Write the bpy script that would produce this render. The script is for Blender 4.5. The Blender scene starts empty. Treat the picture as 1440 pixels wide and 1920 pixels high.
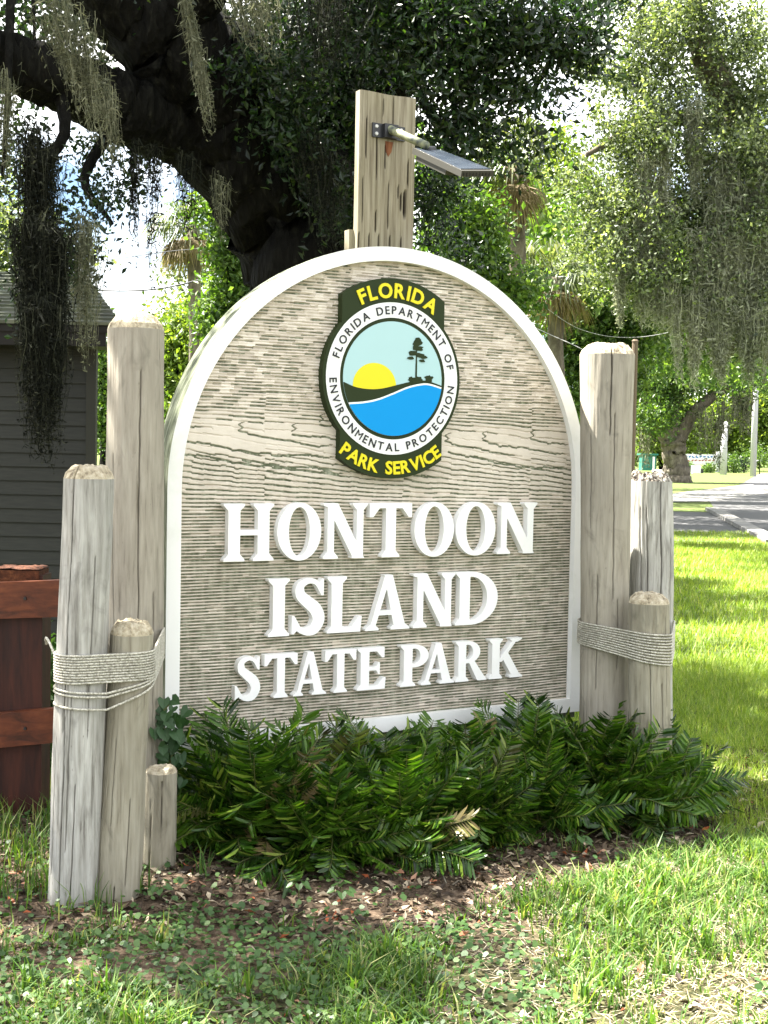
import bpy, math, random
import numpy as np
from mathutils import Vector, Matrix
from mathutils.geometry import tessellate_polygon

scn = bpy.context.scene
rng = np.random.default_rng(7)
random.seed(7)

# ------------------------------------------------------------------ camera, world, sun, exposure
FPX = 2400.0; EYE = 1.6
PIT = math.atan(114 / FPX); ROLL = math.radians(1.09); YAW = math.radians(29.9)
fwd = np.array([0, math.cos(PIT), -math.sin(PIT)]); r0 = np.array([1., 0, 0]); u0 = np.array([0, math.sin(PIT), math.cos(PIT)])
rgt = math.cos(ROLL) * r0 + math.sin(ROLL) * u0
upv = math.cos(ROLL) * u0 - math.sin(ROLL) * r0
cam_d = bpy.data.cameras.new('camera'); cam = bpy.data.objects.new('camera', cam_d)
scn.collection.objects.link(cam); scn.camera = cam
M = Matrix(((rgt[0], upv[0], -fwd[0], 0), (rgt[1], upv[1], -fwd[1], 0), (rgt[2], upv[2], -fwd[2], EYE), (0, 0, 0, 1)))
cam.matrix_world = M
cam_d.sensor_fit = 'VERTICAL'; cam_d.sensor_height = 36; cam_d.lens = FPX / 1920 * 36
cam_d.clip_end = 2000; cam_d.clip_start = .05

SUN = np.array([-.50, .18, .85]); SUN /= np.linalg.norm(SUN)
world = bpy.data.worlds.new('World'); scn.world = world; world.use_nodes = True
wn = world.node_tree; wn.nodes.clear()
wo = wn.nodes.new('ShaderNodeOutputWorld'); bg = wn.nodes.new('ShaderNodeBackground')
sky = wn.nodes.new('ShaderNodeTexSky'); sky.sky_type = 'NISHITA'; sky.sun_disc = False
sky.sun_elevation = math.asin(SUN[2]); sky.sun_rotation = math.atan2(SUN[0], SUN[1])
sky.altitude = 10; sky.air_density = 1.0; sky.dust_density = 1.5; sky.ozone_density = 1.5
tc = wn.nodes.new('ShaderNodeTexCoord'); mp = wn.nodes.new('ShaderNodeMapping'); mp.inputs['Scale'].default_value = (1, 1, 2.0)
nz = wn.nodes.new('ShaderNodeTexNoise'); nz.inputs['Scale'].default_value = 3.4; nz.inputs['Detail'].default_value = 9; nz.inputs['Roughness'].default_value = .58
cr = wn.nodes.new('ShaderNodeValToRGB'); cr.color_ramp.elements[0].position = .40; cr.color_ramp.elements[1].position = .55
mx = wn.nodes.new('ShaderNodeMix'); mx.data_type = 'RGBA'
wn.links.new(tc.outputs['Generated'], mp.inputs['Vector']); wn.links.new(mp.outputs[0], nz.inputs['Vector'])
wn.links.new(nz.outputs['Fac'], cr.inputs[0]); wn.links.new(cr.outputs[0], mx.inputs[0])
sm = wn.nodes.new('ShaderNodeMix'); sm.data_type = 'RGBA'; sm.blend_type = 'MULTIPLY'; sm.inputs[0].default_value = 1
sm.inputs[7].default_value = (.5, .56, .6, 1); wn.links.new(sky.outputs[0], sm.inputs[6]); wn.links.new(sm.outputs[2], mx.inputs[6]); mx.inputs[7].default_value = (7.7, 7.7, 7.6, 1)
wn.links.new(mx.outputs[2], bg.inputs['Color']); bg.inputs['Strength'].default_value = .055
wn.links.new(bg.outputs[0], wo.inputs[0])

sl = bpy.data.lights.new('sun', 'SUN'); sl.energy = 5.0; sl.angle = math.radians(.5); sl.color = (1, .955, .87)
so = bpy.data.objects.new('sun', sl); scn.collection.objects.link(so)
so.rotation_euler = Vector(SUN).to_track_quat('Z', 'Y').to_euler(); so.location = (-10, 5, 30)
scn.view_settings.view_transform = 'Standard'; scn.view_settings.look = 'None'
scn.view_settings.exposure = 3.0; scn.view_settings.gamma = 1.0
scn.render.engine = 'CYCLES'
scn.cycles.max_bounces = 7; scn.cycles.diffuse_bounces = 4; scn.cycles.glossy_bounces = 2
scn.cycles.transmission_bounces = 4; scn.cycles.transparent_max_bounces = 4
scn.cycles.use_denoising = True

# ------------------------------------------------------------------ helpers
CAMP = np.array([0, 0, EYE])
def at(x, y, D):
    r = fwd + (x - 720) / FPX * rgt - (y - 960) / FPX * upv
    return CAMP + r * D / r[1]
def ground_at(x, y):
    r = fwd + (x - 720) / FPX * rgt - (y - 960) / FPX * upv
    return CAMP + r * (EYE / -r[2])
TV = np.array([math.cos(YAW), math.sin(YAW), 0]); NV = np.array([math.sin(YAW), -math.cos(YAW), 0])
P0 = at(314, 900, 5.2); P0[2] = 0
def sp(s, w, z): return P0 + TV * s + NV * w + np.array([0, 0, z])
def cols(n): return np.asarray(n, float)

def wmat(o):
    m = Matrix.Translation(o.location) @ o.rotation_euler.to_matrix().to_4x4()
    return m if o.parent is None else wmat(o.parent) @ o.matrix_parent_inverse @ m
def link(o, parent=None):
    scn.collection.objects.link(o)
    if parent is not None:
        o.parent = parent
        o.matrix_parent_inverse = wmat(parent).inverted()
    return o

class MB:
    """collects vertices and faces, links them as one mesh object"""
    def __init__(s): s.V = []; s.F = []; s.n = 0; s.A = []; s.M = []
    def add(s, V, faces, att=None, mi=0):
        V = np.asarray(V, float).reshape(-1, 3)
        for f in (faces if isinstance(faces, list) and len(faces) and isinstance(faces[0], np.ndarray) else [faces]):
            if isinstance(f, np.ndarray):
                s.F.append(f + s.n); s.M.append(np.full(len(f), mi))
            else:
                for q in f: s.F.append(np.array([q]) + s.n); s.M.append(np.array([mi]))
        s.V.append(V); s.A.append(np.full(len(V), 0.0) if att is None else np.broadcast_to(np.asarray(att, float), (len(V),)))
        s.n += len(V)
    def box(s, c, h, ax=None, mi=0):
        c = np.asarray(c, float)
        ax = np.eye(3) if ax is None else np.asarray(ax)
        V = [c + ax[0] * h[0] * i + ax[1] * h[1] * j + ax[2] * h[2] * k for i in (-1, 1) for j in (-1, 1) for k in (-1, 1)]
        s.add(V, np.array([[0, 1, 3, 2], [4, 6, 7, 5], [0, 4, 5, 1], [2, 3, 7, 6], [0, 2, 6, 4], [1, 5, 7, 3]]), mi=mi)
    def tube(s, P, R, k=8, cap=True, jit=0, mi=0):
        P = np.asarray(P, float); n = len(P); R = np.broadcast_to(np.asarray(R, float), (n,))
        T = np.gradient(P, axis=0); T /= np.linalg.norm(T, axis=1)[:, None] + 1e-9
        u = np.array([0, 0, 1.]) if abs(T[0][2]) < .9 else np.array([1., 0, 0])
        a = np.arange(k) * 2 * math.pi / k; V = []
        for i in range(n):
            u = u - T[i] * (u @ T[i]); u /= np.linalg.norm(u); v = np.cross(T[i], u)
            rr = R[i] * (1 + jit * (rng.random(k) - .5)) if jit else np.full(k, R[i])
            V.append(P[i] + (np.cos(a) * rr)[:, None] * u + (np.sin(a) * rr)[:, None] * v)
        V = np.concatenate(V); i = np.arange(n - 1)[:, None] * k; j = np.arange(k)[None]; j2 = (j + 1) % k
        F = np.stack([i + j, i + j2, i + k + j2, i + k + j], -1).reshape(-1, 4)
        fs = [F]
        if cap: fs += [np.array([list(range(k))[::-1]]), np.array([list(range((n - 1) * k, n * k))])]
        s.add(V, fs, mi=mi)
    def build(s, name, mat, parent=None, smooth=False, label=None, cat=None, group=None, kind=None):
        me = bpy.data.meshes.new(name)
        V = np.concatenate(s.V); lt = []; ls = []
        for f in s.F: lt.append(np.full(len(f), f.shape[1])); ls.append(f.reshape(-1))
        lt = np.concatenate(lt); lv = np.concatenate(ls)
        me.vertices.add(len(V)); me.vertices.foreach_set('co', V.reshape(-1).astype(np.float32))
        me.loops.add(len(lv)); me.loops.foreach_set('vertex_index', lv.astype(np.int32))
        me.polygons.add(len(lt)); me.polygons.foreach_set('loop_start', (np.cumsum(lt) - lt).astype(np.int32))
        for m in (mat if isinstance(mat, (list, tuple)) else [mat]): me.materials.append(m)
        me.polygons.foreach_set('material_index', np.concatenate(s.M).astype(np.int32))
        me.polygons.foreach_set('use_smooth', np.full(len(lt), bool(smooth)))
        A = np.concatenate(s.A)
        if A.any():
            at_ = me.attributes.new('tone', 'FLOAT', 'POINT'); at_.data.foreach_set('value', A.astype(np.float32))
        me.update(calc_edges=True); me.validate()
        o = bpy.data.objects.new(name, me); link(o, parent)
        return tag(o, label, cat, group, kind)

def tag(o, label=None, cat=None, group=None, kind=None):
    if label: o['label'] = label
    if cat: o['category'] = cat
    if group: o['group'] = group
    if kind: o['kind'] = kind
    return o
def thing(name, loc, label, cat, group=None, rz=0):
    o = bpy.data.objects.new(name, None); scn.collection.objects.link(o)
    o.location = tuple(loc); o.rotation_euler = (0, 0, rz); o.empty_display_size = .1
    return tag(o, label, cat, group)

def rot_between(d):
    return Vector(d).to_track_quat('Z', 'Y').to_matrix()

# value noise
_perm = rng.random((64, 64, 64)).astype(np.float32)
def noise3(x, y, z):
    x, y, z = np.broadcast_arrays(np.asarray(x, float), np.asarray(y, float), np.asarray(z, float))
    xi = np.floor(x).astype(int); yi = np.floor(y).astype(int); zi = np.floor(z).astype(int)
    fx = x - xi; fy = y - yi; fz = z - zi
    fx = fx * fx * (3 - 2 * fx); fy = fy * fy * (3 - 2 * fy); fz = fz * fz * (3 - 2 * fz)
    def g(a, b, c): return _perm[(xi + a) & 63, (yi + b) & 63, (zi + c) & 63]
    c0 = (g(0,0,0)*(1-fx)+g(1,0,0)*fx)*(1-fy)+(g(0,1,0)*(1-fx)+g(1,1,0)*fx)*fy
    c1 = (g(0,0,1)*(1-fx)+g(1,0,1)*fx)*(1-fy)+(g(0,1,1)*(1-fx)+g(1,1,1)*fx)*fy
    return c0 * (1 - fz) + c1 * fz
def fbm(x, y, z=0., o=4):
    s = 0; a = .5
    for i in range(o):
        s = s + a * noise3(x, y, z); x = x * 2.03 + 11.3; y = y * 2.03 + 5.7; z = z * 2.03 + 3.1; a *= .5
    return s / (1 - .5 ** o)

# ------------------------------------------------------------------ materials
class NT:
    def __init__(s, name):
        s.m = bpy.data.materials.new(name); s.m.use_nodes = True; s.t = s.m.node_tree; s.t.nodes.clear()
        s.out = s.n('ShaderNodeOutputMaterial')
    def n(s, ty, **k):
        x = s.t.nodes.new(ty)
        for a, b in k.items(): setattr(x, a, b)
        return x
    def l(s, a, b): s.t.links.new(a, b)
    def coord(s, scale=(1, 1, 1), kind='Object'):
        c = s.n('ShaderNodeTexCoord'); m = s.n('ShaderNodeMapping'); m.inputs['Scale'].default_value = scale
        s.l(c.outputs[kind], m.inputs['Vector']); return m.outputs[0]
    def noise(s, vec, sc=5, det=4, rough=.55, dist=0):
        x = s.n('ShaderNodeTexNoise'); x.inputs['Scale'].default_value = sc; x.inputs['Detail'].default_value = det
        x.inputs['Roughness'].default_value = rough; x.inputs['Distortion'].default_value = dist
        s.l(vec, x.inputs['Vector']); return x.outputs['Fac']
    def ramp(s, fac, stops):
        r = s.n('ShaderNodeValToRGB'); e = r.color_ramp.elements
        while len(e) < len(stops): e.new(.5)
        for i, (p, c) in enumerate(stops):
            e[i].position = p; e[i].color = (*c, 1) if len(c) == 3 else c
        s.l(fac, r.inputs[0]); return r.outputs[0]
    def mix(s, fac, a, b, mode='MIX'):
        m = s.n('ShaderNodeMix', data_type='RGBA', blend_type=mode)
        if isinstance(fac, (int, float)): m.inputs[0].default_value = fac
        else: s.l(fac, m.inputs[0])
        for i, v in ((6, a), (7, b)):
            if isinstance(v, (tuple, list)): m.inputs[i].default_value = (*v, 1)
            else: s.l(v, m.inputs[i])
        return m.outputs[2]
    def math(s, op, a, b=None):
        m = s.n('ShaderNodeMath', operation=op)
        for i, v in enumerate((a, b)):
            if v is None: continue
            if isinstance(v, (int, float)): m.inputs[i].default_value = v
            else: s.l(v, m.inputs[i])
        return m.outputs[0]
    def bump(s, h, st=.3, d=.01, prev=None):
        b = s.n('ShaderNodeBump'); b.inputs['Strength'].default_value = st; b.inputs['Distance'].default_value = d
        s.l(h, b.inputs['Height'])
        if prev is not None: s.l(prev, b.inputs['Normal'])
        return b.outputs[0]
    def done(s, col, rough=.6, normal=None, spec=.3, metal=0, trans=0, tcol=None):
        p = s.n('ShaderNodeBsdfPrincipled')
        if isinstance(col, (tuple, list)): p.inputs['Base Color'].default_value = (*col, 1)
        else: s.l(col, p.inputs['Base Color'])
        if isinstance(rough, (int, float)): p.inputs['Roughness'].default_value = rough
        else: s.l(rough, p.inputs['Roughness'])
        p.inputs['Specular IOR Level'].default_value = spec; p.inputs['Metallic'].default_value = metal
        if normal is not None: s.l(normal, p.inputs['Normal'])
        if trans:
            t = s.n('ShaderNodeBsdfTranslucent'); mm = s.n('ShaderNodeMixShader'); mm.inputs[0].default_value = trans
            tc_ = s.mix(1, col, tcol or (1, 1, .6), 'MULTIPLY') if not isinstance(col, (tuple, list)) else col
            if isinstance(tc_, (tuple, list)): t.inputs[0].default_value = (*tc_, 1)
            else: s.l(tc_, t.inputs[0])
            s.l(p.outputs[0], mm.inputs[1]); s.l(t.outputs[0], mm.inputs[2]); s.l(mm.outputs[0], s.out.inputs[0])
        else: s.l(p.outputs[0], s.out.inputs[0])
        return s.m
    def attr(s, name):
        a = s.n('ShaderNodeAttribute', attribute_name=name); return a.outputs['Fac']
    def island(s): return s.n('ShaderNodeNewGeometry').outputs['Random Per Island']
    def objrand(s): return s.n('ShaderNodeObjectInfo').outputs['Random']

def leaf_mat(name, stops, rough=.5, trans=.35, spec=.35, tcol=(1.5, 1.6, .5), patch=1.2):
    t = NT(name)
    c = t.ramp(t.island(), stops)
    big = t.noise(t.coord((1, 1, 1)), patch, 3)
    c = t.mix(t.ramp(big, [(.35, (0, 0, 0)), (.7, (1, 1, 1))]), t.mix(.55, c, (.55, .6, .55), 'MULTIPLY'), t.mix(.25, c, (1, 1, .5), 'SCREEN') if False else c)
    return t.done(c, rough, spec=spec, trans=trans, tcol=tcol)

M_ = {}
t = NT('white_paint'); v = t.coord()
c = t.mix(t.ramp(t.noise(v, 3.5, 9, .72), [(.5, (0, 0, 0)), (.76, (.45, .45, .45))]), (.82, .82, .80), (.58, .60, .50))
M_['white'] = t.done(c, .45, t.bump(t.noise(v, 60, 3), .08, .002))
t = NT('letter_paint'); v = t.coord()
c = t.mix(t.ramp(t.noise(v, 9, 5), [(.5, (0, 0, 0)), (.8, (.4, .4, .4))]), (.83, .83, .82), (.7, .7, .66))
M_['letter'] = t.done(c, .4, t.bump(t.noise(v, 90, 2), .06, .001))
t = NT('sign_edge'); v = t.coord((1, 1, 1))
n1 = t.noise(t.coord((3, 30, 3)), 3, 6, .6)
c = t.ramp(n1, [(.3, (.05, .062, .03)), (.5, (.12, .135, .085)), (.7, (.30, .32, .24))])
M_['edge'] = t.done(c, .7)
t = NT('sign_face')
tone = t.attr('tone'); v = t.coord((1, 1, 1))
c = t.ramp(tone, [(0, (.07, .050, .036)), (.3, (.22, .18, .14)), (.65, (.515, .455, .38)), (1, (.84, .775, .685))])
c = t.mix(t.ramp(t.noise(v, 2.2, 5), [(.4, (0, 0, 0)), (.7, (.45, .45, .45))]), c, (.39, .335, .265))
M_['face'] = t.done(c, .75, t.bump(t.noise(t.coord((25, 25, 200)), 6, 4), .25, .003))
def flat(name, col, rough=.4, spec=.3, vary=.1):
    t = NT(name); v = t.coord()
    c = t.mix(t.math('MULTIPLY', t.noise(v, 14, 4), vary), col, tuple(x * .6 for x in col))
    return t.done(c, rough, spec=spec)
M_['dkgreen'] = flat('emblem_green', (.020, .032, .009), .5, .15); M_['ringwhite'] = flat('emblem_white', (.80, .81, .80))
M_['ltblue'] = flat('emblem_sky', (.38, .58, .60)); M_['water'] = flat('emblem_water', (.0, .27, .66), .5, .15)
M_['yellow'] = flat('emblem_yellow', (.72, .62, .008)); M_['ink'] = flat('emblem_ink', (.012, .014, .018))

def wood_post(name, a, b, dark, gy=.0, stretch=2.2):
    t = NT(name); v = t.coord((26, 26, stretch))
    n1 = t.noise(v, 2.2, 8, .62, .3); n2 = t.noise(t.coord((2, 2, 1.2)), 2, 4)
    n3 = t.noise(t.coord((60, 60, 12)), 1.6, 3)
    c = t.ramp(n1, [(.28, dark), (.42, a), (.66, b)])
    c = t.mix(t.ramp(n2, [(.4, (0, 0, 0)), (.7, (.55, .55, .55))]), c, tuple(x * .72 for x in a))
    c = t.mix(t.ramp(n3, [(.73, (0, 0, 0)), (.78, (.85, .85, .85))]), c, (.06, .045, .03))
    c = t.mix(t.ramp(t.noise(t.coord((5, 5, 2.5)), 2, 5, .6, 1.), [(.56, (0, 0, 0)), (.72, (.6, .6, .6))]), c, tuple(x * .45 for x in a))
    c = t.mix(t.math('MULTIPLY', t.attr('tone'), .8), c, (.05, .040, .03))
    b1 = t.bump(n1, .5, .006)
    return t.done(c, .78, t.bump(n3, .2, .003, b1), spec=.2)
M_['post_tan'] = wood_post('post_painted_tan', (.29, .262, .212), (.375, .345, .285), (.16, .14, .108))
M_['post_grey'] = wood_post('post_weathered_grey', (.31, .30, .27), (.52, .51, .475), (.11, .10, .085))
M_['post_buff'] = wood_post('post_buff', (.27, .245, .185), (.37, .345, .275), (.13, .11, .08))
t = NT('post_top'); v = t.coord((30, 30, 30)); n1 = t.noise(v, 1.2, 6, .7)
c = t.ramp(n1, [(.3, (.10, .075, .05)), (.45, (.33, .28, .19)), (.7, (.58, .52, .40))])
M_['post_top'] = t.done(c, .85, t.bump(n1, .8, .01))
t = NT('rotten_top'); v = t.coord((22, 22, 22)); n1 = t.noise(v, 1.6, 6, .7)
M_['rot_top'] = t.done(t.ramp(n1, [(.40, (.012, .009, .007)), (.50, (.10, .08, .06)), (.60, (.50, .48, .42))]), .9, t.bump(n1, 1, .02))
t = NT('plank_wood'); v = t.coord((22, 22, .9)); n1 = t.noise(v, 3, 9, .65, .2); n2 = t.noise(t.coord((2, 2, .8)), 3, 3)
n3 = t.noise(t.coord((34, 34, 1.6)), 2.1, 2)
c = t.ramp(n1, [(.3, (.11, .09, .058)), (.5, (.235, .205, .145)), (.7, (.345, .315, .24))])
c = t.mix(t.ramp(n2, [(.45, (0, 0, 0)), (.7, (.5, .5, .5))]), c, (.24, .22, .13))
c = t.mix(t.attr('tone'), c, (.02, .014, .01))
M_['plank'] = t.done(c, .8, t.bump(n1, .5, .004))
t = NT('rope'); v = t.coord((1, 1, 1)); n1 = t.noise(v, 150, 2); n2 = t.noise(v, 9, 4)
c = t.ramp(n1, [(.34, (.24, .225, .18)), (.5, (.44, .42, .35)), (.64, (.62, .60, .52))])
M_['rope'] = t.done(t.mix(t.ramp(n2, [(.5, (0, 0, 0)), (.7, (.5, .5, .5))]), c, (.22, .21, .16)), .9)
t = NT('red_stained_wood'); v = t.coord((3, 12, 12)); n1 = t.noise(v, 2, 8, .6, .5)
c = t.ramp(n1, [(.3, (.025, .006, .002)), (.5, (.090, .021, .006)), (.75, (.17, .047, .014))])
M_['redrail'] = t.done(c, .5, t.bump(n1, .3, .004), spec=.35)
t = NT('red_stained_post'); v = t.coord((14, 14, 1.5)); n1 = t.noise(v, 2, 8, .6, .5)
c = t.ramp(n1, [(.3, (.012, .004, .003)), (.5, (.035, .009, .005)), (.75, (.065, .016, .008))])
M_['redpost'] = t.done(c, .55, t.bump(n1, .3, .004), spec=.3)
t = NT('rough_end_grain'); v = t.coord(); n1 = t.noise(v, 45, 6, .7)
M_['endgrain'] = t.done(t.ramp(n1, [(.3, (.02, .006, .003)), (.55, (.085, .028, .011)), (.8, (.20, .08, .03))]), .9, t.bump(n1, .9, .01))
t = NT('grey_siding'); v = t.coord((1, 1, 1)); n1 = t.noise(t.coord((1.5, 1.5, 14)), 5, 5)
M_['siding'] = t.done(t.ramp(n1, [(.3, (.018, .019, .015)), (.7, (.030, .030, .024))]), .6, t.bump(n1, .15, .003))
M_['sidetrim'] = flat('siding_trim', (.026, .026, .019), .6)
t = NT('roof_shingle'); n1 = t.noise(t.coord(), 9, 5); c = t.ramp(t.objrand(), [(0, (.07, .072, .055)), (1, (.14, .145, .11))])
M_['shingle'] = t.done(t.mix(t.ramp(n1, [(.4, (0, 0, 0)), (.7, (.6, .6, .6))]), c, (.11, .14, .07)), .9, t.bump(t.noise(t.coord(), 120, 2), .4, .003))
M_['fascia'] = flat('dark_fascia', (.012, .010, .009), .7)
t = NT('bark'); v = t.coord((7, 7, 2.2)); n1 = t.noise(v, 3, 8, .65, .6)
vo = t.n('ShaderNodeTexVoronoi'); vo.inputs['Scale'].default_value = 3.2; t.l(v, vo.inputs['Vector'])
c = t.ramp(n1, [(.3, (.003, .003, .0025)), (.55, (.008, .0078, .006)), (.85, (.040, .040, .028))])
M_['bark'] = t.done(c, .95, t.bump(vo.outputs['Distance'], .8, .04, t.bump(n1, .8, .03)), spec=.1)
t = NT('pale_bark'); v = t.coord((3, 3, 1.2)); n1 = t.noise(v, 2, 8, .65, .6)
c = t.ramp(n1, [(.3, (.05, .042, .034)), (.55, (.15, .13, .10)), (.8, (.27, .25, .20))])
M_['palebark'] = t.done(c, .95, t.bump(n1, .8, .06), spec=.1)
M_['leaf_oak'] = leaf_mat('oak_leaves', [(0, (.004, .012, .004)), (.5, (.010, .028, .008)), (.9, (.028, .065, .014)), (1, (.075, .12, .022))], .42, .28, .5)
M_['leaf_grey'] = leaf_mat('grey_green_leaves', [(0, (.022, .036, .015)), (.45, (.095, .128, .055)), (1, (.34, .38, .24))], .5, .35, .5)  # dark end of the ramp stands for shadow, pale end for sparkle
M_['leaf_bright'] = leaf_mat('bright_leaves', [(0, (.07, .12, .015)), (.5, (.13, .20, .03)), (1, (.24, .30, .07))], .5, .45, .4, (1.6, 1.6, .5), .5)
M_['leaf_mid'] = leaf_mat('mid_green_leaves', [(0, (.03, .07, .012)), (.5, (.075, .14, .025)), (1, (.15, .22, .05))], .45, .4, .4)
M_['palm'] = leaf_mat('palm_fronds', [(0, (.05, .075, .03)), (.5, (.09, .12, .05)), (1, (.2, .21, .11))], .45, .35, .5)
M_['thatch'] = leaf_mat('dead_palm_fronds', [(0, (.13, .09, .05)), (1, (.30, .24, .15))], .8, .3, .2)
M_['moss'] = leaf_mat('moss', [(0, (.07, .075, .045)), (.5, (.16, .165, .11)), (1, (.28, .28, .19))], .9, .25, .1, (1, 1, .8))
M_['moss_shaded'] = leaf_mat('moss_shaded', [(0, (.006, .007, .005)), (.6, (.015, .017, .012)), (1, (.06, .064, .042))], .9, .15, .1, (1, 1, .8))  # same moss, its colour darkened to stand for deep shade
M_['moss_sunlit'] = leaf_mat('sunlit_moss', [(0, (.18, .185, .13)), (.5, (.34, .35, .26)), (1, (.52, .53, .41))], .9, .35, .1, (1, 1, .8))  # same moss, its colour paled to stand for sunlight
t = NT('coontie_leaf')
isl = t.island(); vt = t.attr('tone')
c = t.ramp(isl, [(0, (.003, .011, .002)), (.5, (.015, .048, .004)), (.8, (.07, .155, .010)), (1, (.26, .30, .06))])  # leaflet and frond tones spread wide to stand for shadow and highlights
c = t.mix(t.ramp(t.objrand(), [(0, (0, 0, 0)), (.6, (.1, .1, .1)), (1, (.65, .65, .65))]), c, (.07, .15, .012))
c = t.mix(t.ramp(t.objrand(), [(.02, (.9, .9, .9)), (.045, (0, 0, 0))]), c, (.20, .145, .07))
c = t.mix(t.ramp(vt, [(.75, (0, 0, 0)), (1, (.7, .7, .7))]), c, (.30, .26, .12))
M_['coontie'] = t.done(c, .28, spec=.36, trans=.22, tcol=(1.4, 1.6, .4))
M_['stalk'] = flat('frond_stalk', (.10, .11, .035), .5)
M_['grass'] = leaf_mat('grass_blades', [(0, (.04, .09, .015)), (.55, (.09, .18, .03)), (.85, (.18, .26, .05)), (1, (.42, .39, .20))], .5, .4, .3, (1.4, 1.5, .5))
M_['lawn'] = leaf_mat('lawn_blades', [(0, (.12, .20, .02)), (.6, (.22, .33, .035)), (.9, (.36, .44, .08)), (1, (.55, .53, .22))], .5, .4, .3, (1.4, 1.4, .5), .6)
M_['clover'] = leaf_mat('ground_cover_leaves', [(0, (.035, .085, .02)), (.6, (.07, .14, .035)), (1, (.14, .21, .07))], .45, .3, .4, (1.3, 1.5, .5))
M_['vine'] = leaf_mat('vine_leaves', [(0, (.02, .06, .02)), (1, (.05, .11, .035))], .45, .25, .4, (1.3, 1.5, .5))
t = NT('litter_leaves')
c = t.ramp(t.island(), [(0, (.018, .012, .008)), (.4, (.055, .038, .024)), (.72, (.13, .092, .058)), (.95, (.50, .42, .30)), (.985, (.30, .08, .03))])
M_['litter'] = t.done(c, .7, spec=.25, trans=.1)
t = NT('straw'); M_['straw'] = t.done(t.ramp(t.island(), [(0, (.16, .12, .07)), (.5, (.38, .32, .21)), (1, (.62, .56, .42))]), .8, spec=.2, trans=.15)
t = NT('ground_soil'); v = t.coord()
n1 = t.noise(v, 2.2, 8, .65); n2 = t.noise(v, 40, 5, .7)
soil = t.ramp(n2, [(.3, (.035, .024, .016)), (.5, (.10, .07, .048)), (.75, (.22, .17, .12))])
grs = t.ramp(n2, [(.3, (.05, .075, .02)), (.7, (.13, .16, .05))])
sx = t.n('ShaderNodeSeparateXYZ'); t.l(v, sx.inputs[0])
far = t.math('ADD', t.math('MULTIPLY', t.math('SUBTRACT', sx.outputs['Y'], 6.2), .8), t.math('MULTIPLY', t.math('SUBTRACT', n1, .5), 2.))
fc = t.n('ShaderNodeClamp'); t.l(far, fc.inputs[0])
soil = t.mix(t.math('MULTIPLY', t.attr('tone'), .8), soil, t.ramp(n2, [(.3, (.018, .026, .010)), (.55, (.05, .055, .022)), (.75, (.14, .13, .065))]))
M_['ground'] = t.done(t.mix(fc.outputs[0], soil, grs), .95, t.bump(n2, .6, .015), spec=.1)
t = NT('asphalt'); n2 = t.noise(t.coord(), 30, 5, .7); n1 = t.noise(t.coord(), .6, 4)
M_['road'] = t.done(t.mix(n1, t.ramp(n2, [(.3, (.05, .05, .055)), (.7, (.09, .09, .092))]), (.075, .073, .07)), .85)
t = NT('concrete'); n2 = t.noise(t.coord(), 12, 6, .7)
M_['concrete'] = t.done(t.ramp(n2, [(.3, (.15, .145, .135)), (.7, (.24, .23, .215))]), .9)
M_['black'] = flat('black_steel', (.012, .012, .014), .4, .5)
M_['screw'] = flat('zinc_screw', (.55, .55, .52), .35, .6)
t = NT('weathered_arm'); n1 = t.noise(t.coord((8, 8, 8)), 3, 5)
M_['arm'] = t.done(t.ramp(n1, [(.35, (.05, .06, .05)), (.6, (.24, .255, .14))]), .5, spec=.5)
M_['lampbody'] = flat('lamp_housing', (.04, .038, .03), .5, .4)
t = NT('solar_cell'); n1 = t.noise(t.coord(), 6, 3)
M_['solar'] = t.done(t.ramp(n1, [(.3, (.02, .027, .038)), (.7, (.05, .06, .075))]), .22, spec=.5)
M_['lens'] = flat('lamp_lens', (.5, .5, .45), .3)
t = NT('rust_stain'); n1 = t.noise(t.coord((40, 40, 12)), 1, 4)
M_['rust'] = t.done(t.ramp(n1, [(.3, (.10, .03, .012)), (.7, (.24, .10, .045))]), .9)
M_['wire'] = flat('cable', (.03, .03, .035), .6); M_['wire_pale'] = flat('pale_cable', (.3, .3, .29), .5)
M_['teal'] = flat('teal_plastic', (.02, .14, .11), .5); M_['pole'] = flat('concrete_pole', (.42, .42, .42), .8)
M_['board'] = flat('board_white', (.75, .74, .76), .6); M_['blueink'] = flat('blue_lettering', (.06, .16, .45), .6); M_['redink'] = flat('red_lettering', (.35, .05, .05), .6)
M_['brownpole'] = flat('brown_pole', (.13, .095, .065), .9)

# ------------------------------------------------------------------ setting: ground, road, pavement
def gz(x, y):
    x = np.asarray(x, float); y = np.asarray(y, float)
    a = np.clip((22 - y) / 8, 0, 1)
    return (.05 * (fbm(x * .9, y * .9, 1.5, 3) - .5) + .018 * (fbm(x * 7, y * 7, 4.2, 3) - .5)) * a
xs = np.concatenate([-np.geomspace(400, 3.2, 26), np.linspace(-3, 5, 150), np.geomspace(5.2, 400, 26)])
ys = np.concatenate([-np.geomspace(60, 1.2, 8), np.linspace(-1, 3, 12), np.linspace(3.1, 8, 110), np.geomspace(8.2, 700, 46)])
X, Y = np.meshgrid(xs, ys); Z = gz(X, Y) + 0
nx, ny = len(xs), len(ys); I = np.arange(ny - 1)[:, None] * nx + np.arange(nx - 1)[None]
FL = (X - P0[0]) * NV[0] + (Y - P0[1]) * NV[1]
b = MB(); b.add(np.stack([X, Y, Z], -1).reshape(-1, 3), np.stack([I, I + 1, I + nx + 1, I + nx], -1).reshape(-1, 4), att=np.clip((FL - 1.25 + .5 * (fbm(X * 2, Y * 2, 3., 3) - .5)) * 3, .001, 1).reshape(-1))
b.build('ground', M_['ground'], smooth=True, kind='structure')

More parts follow.
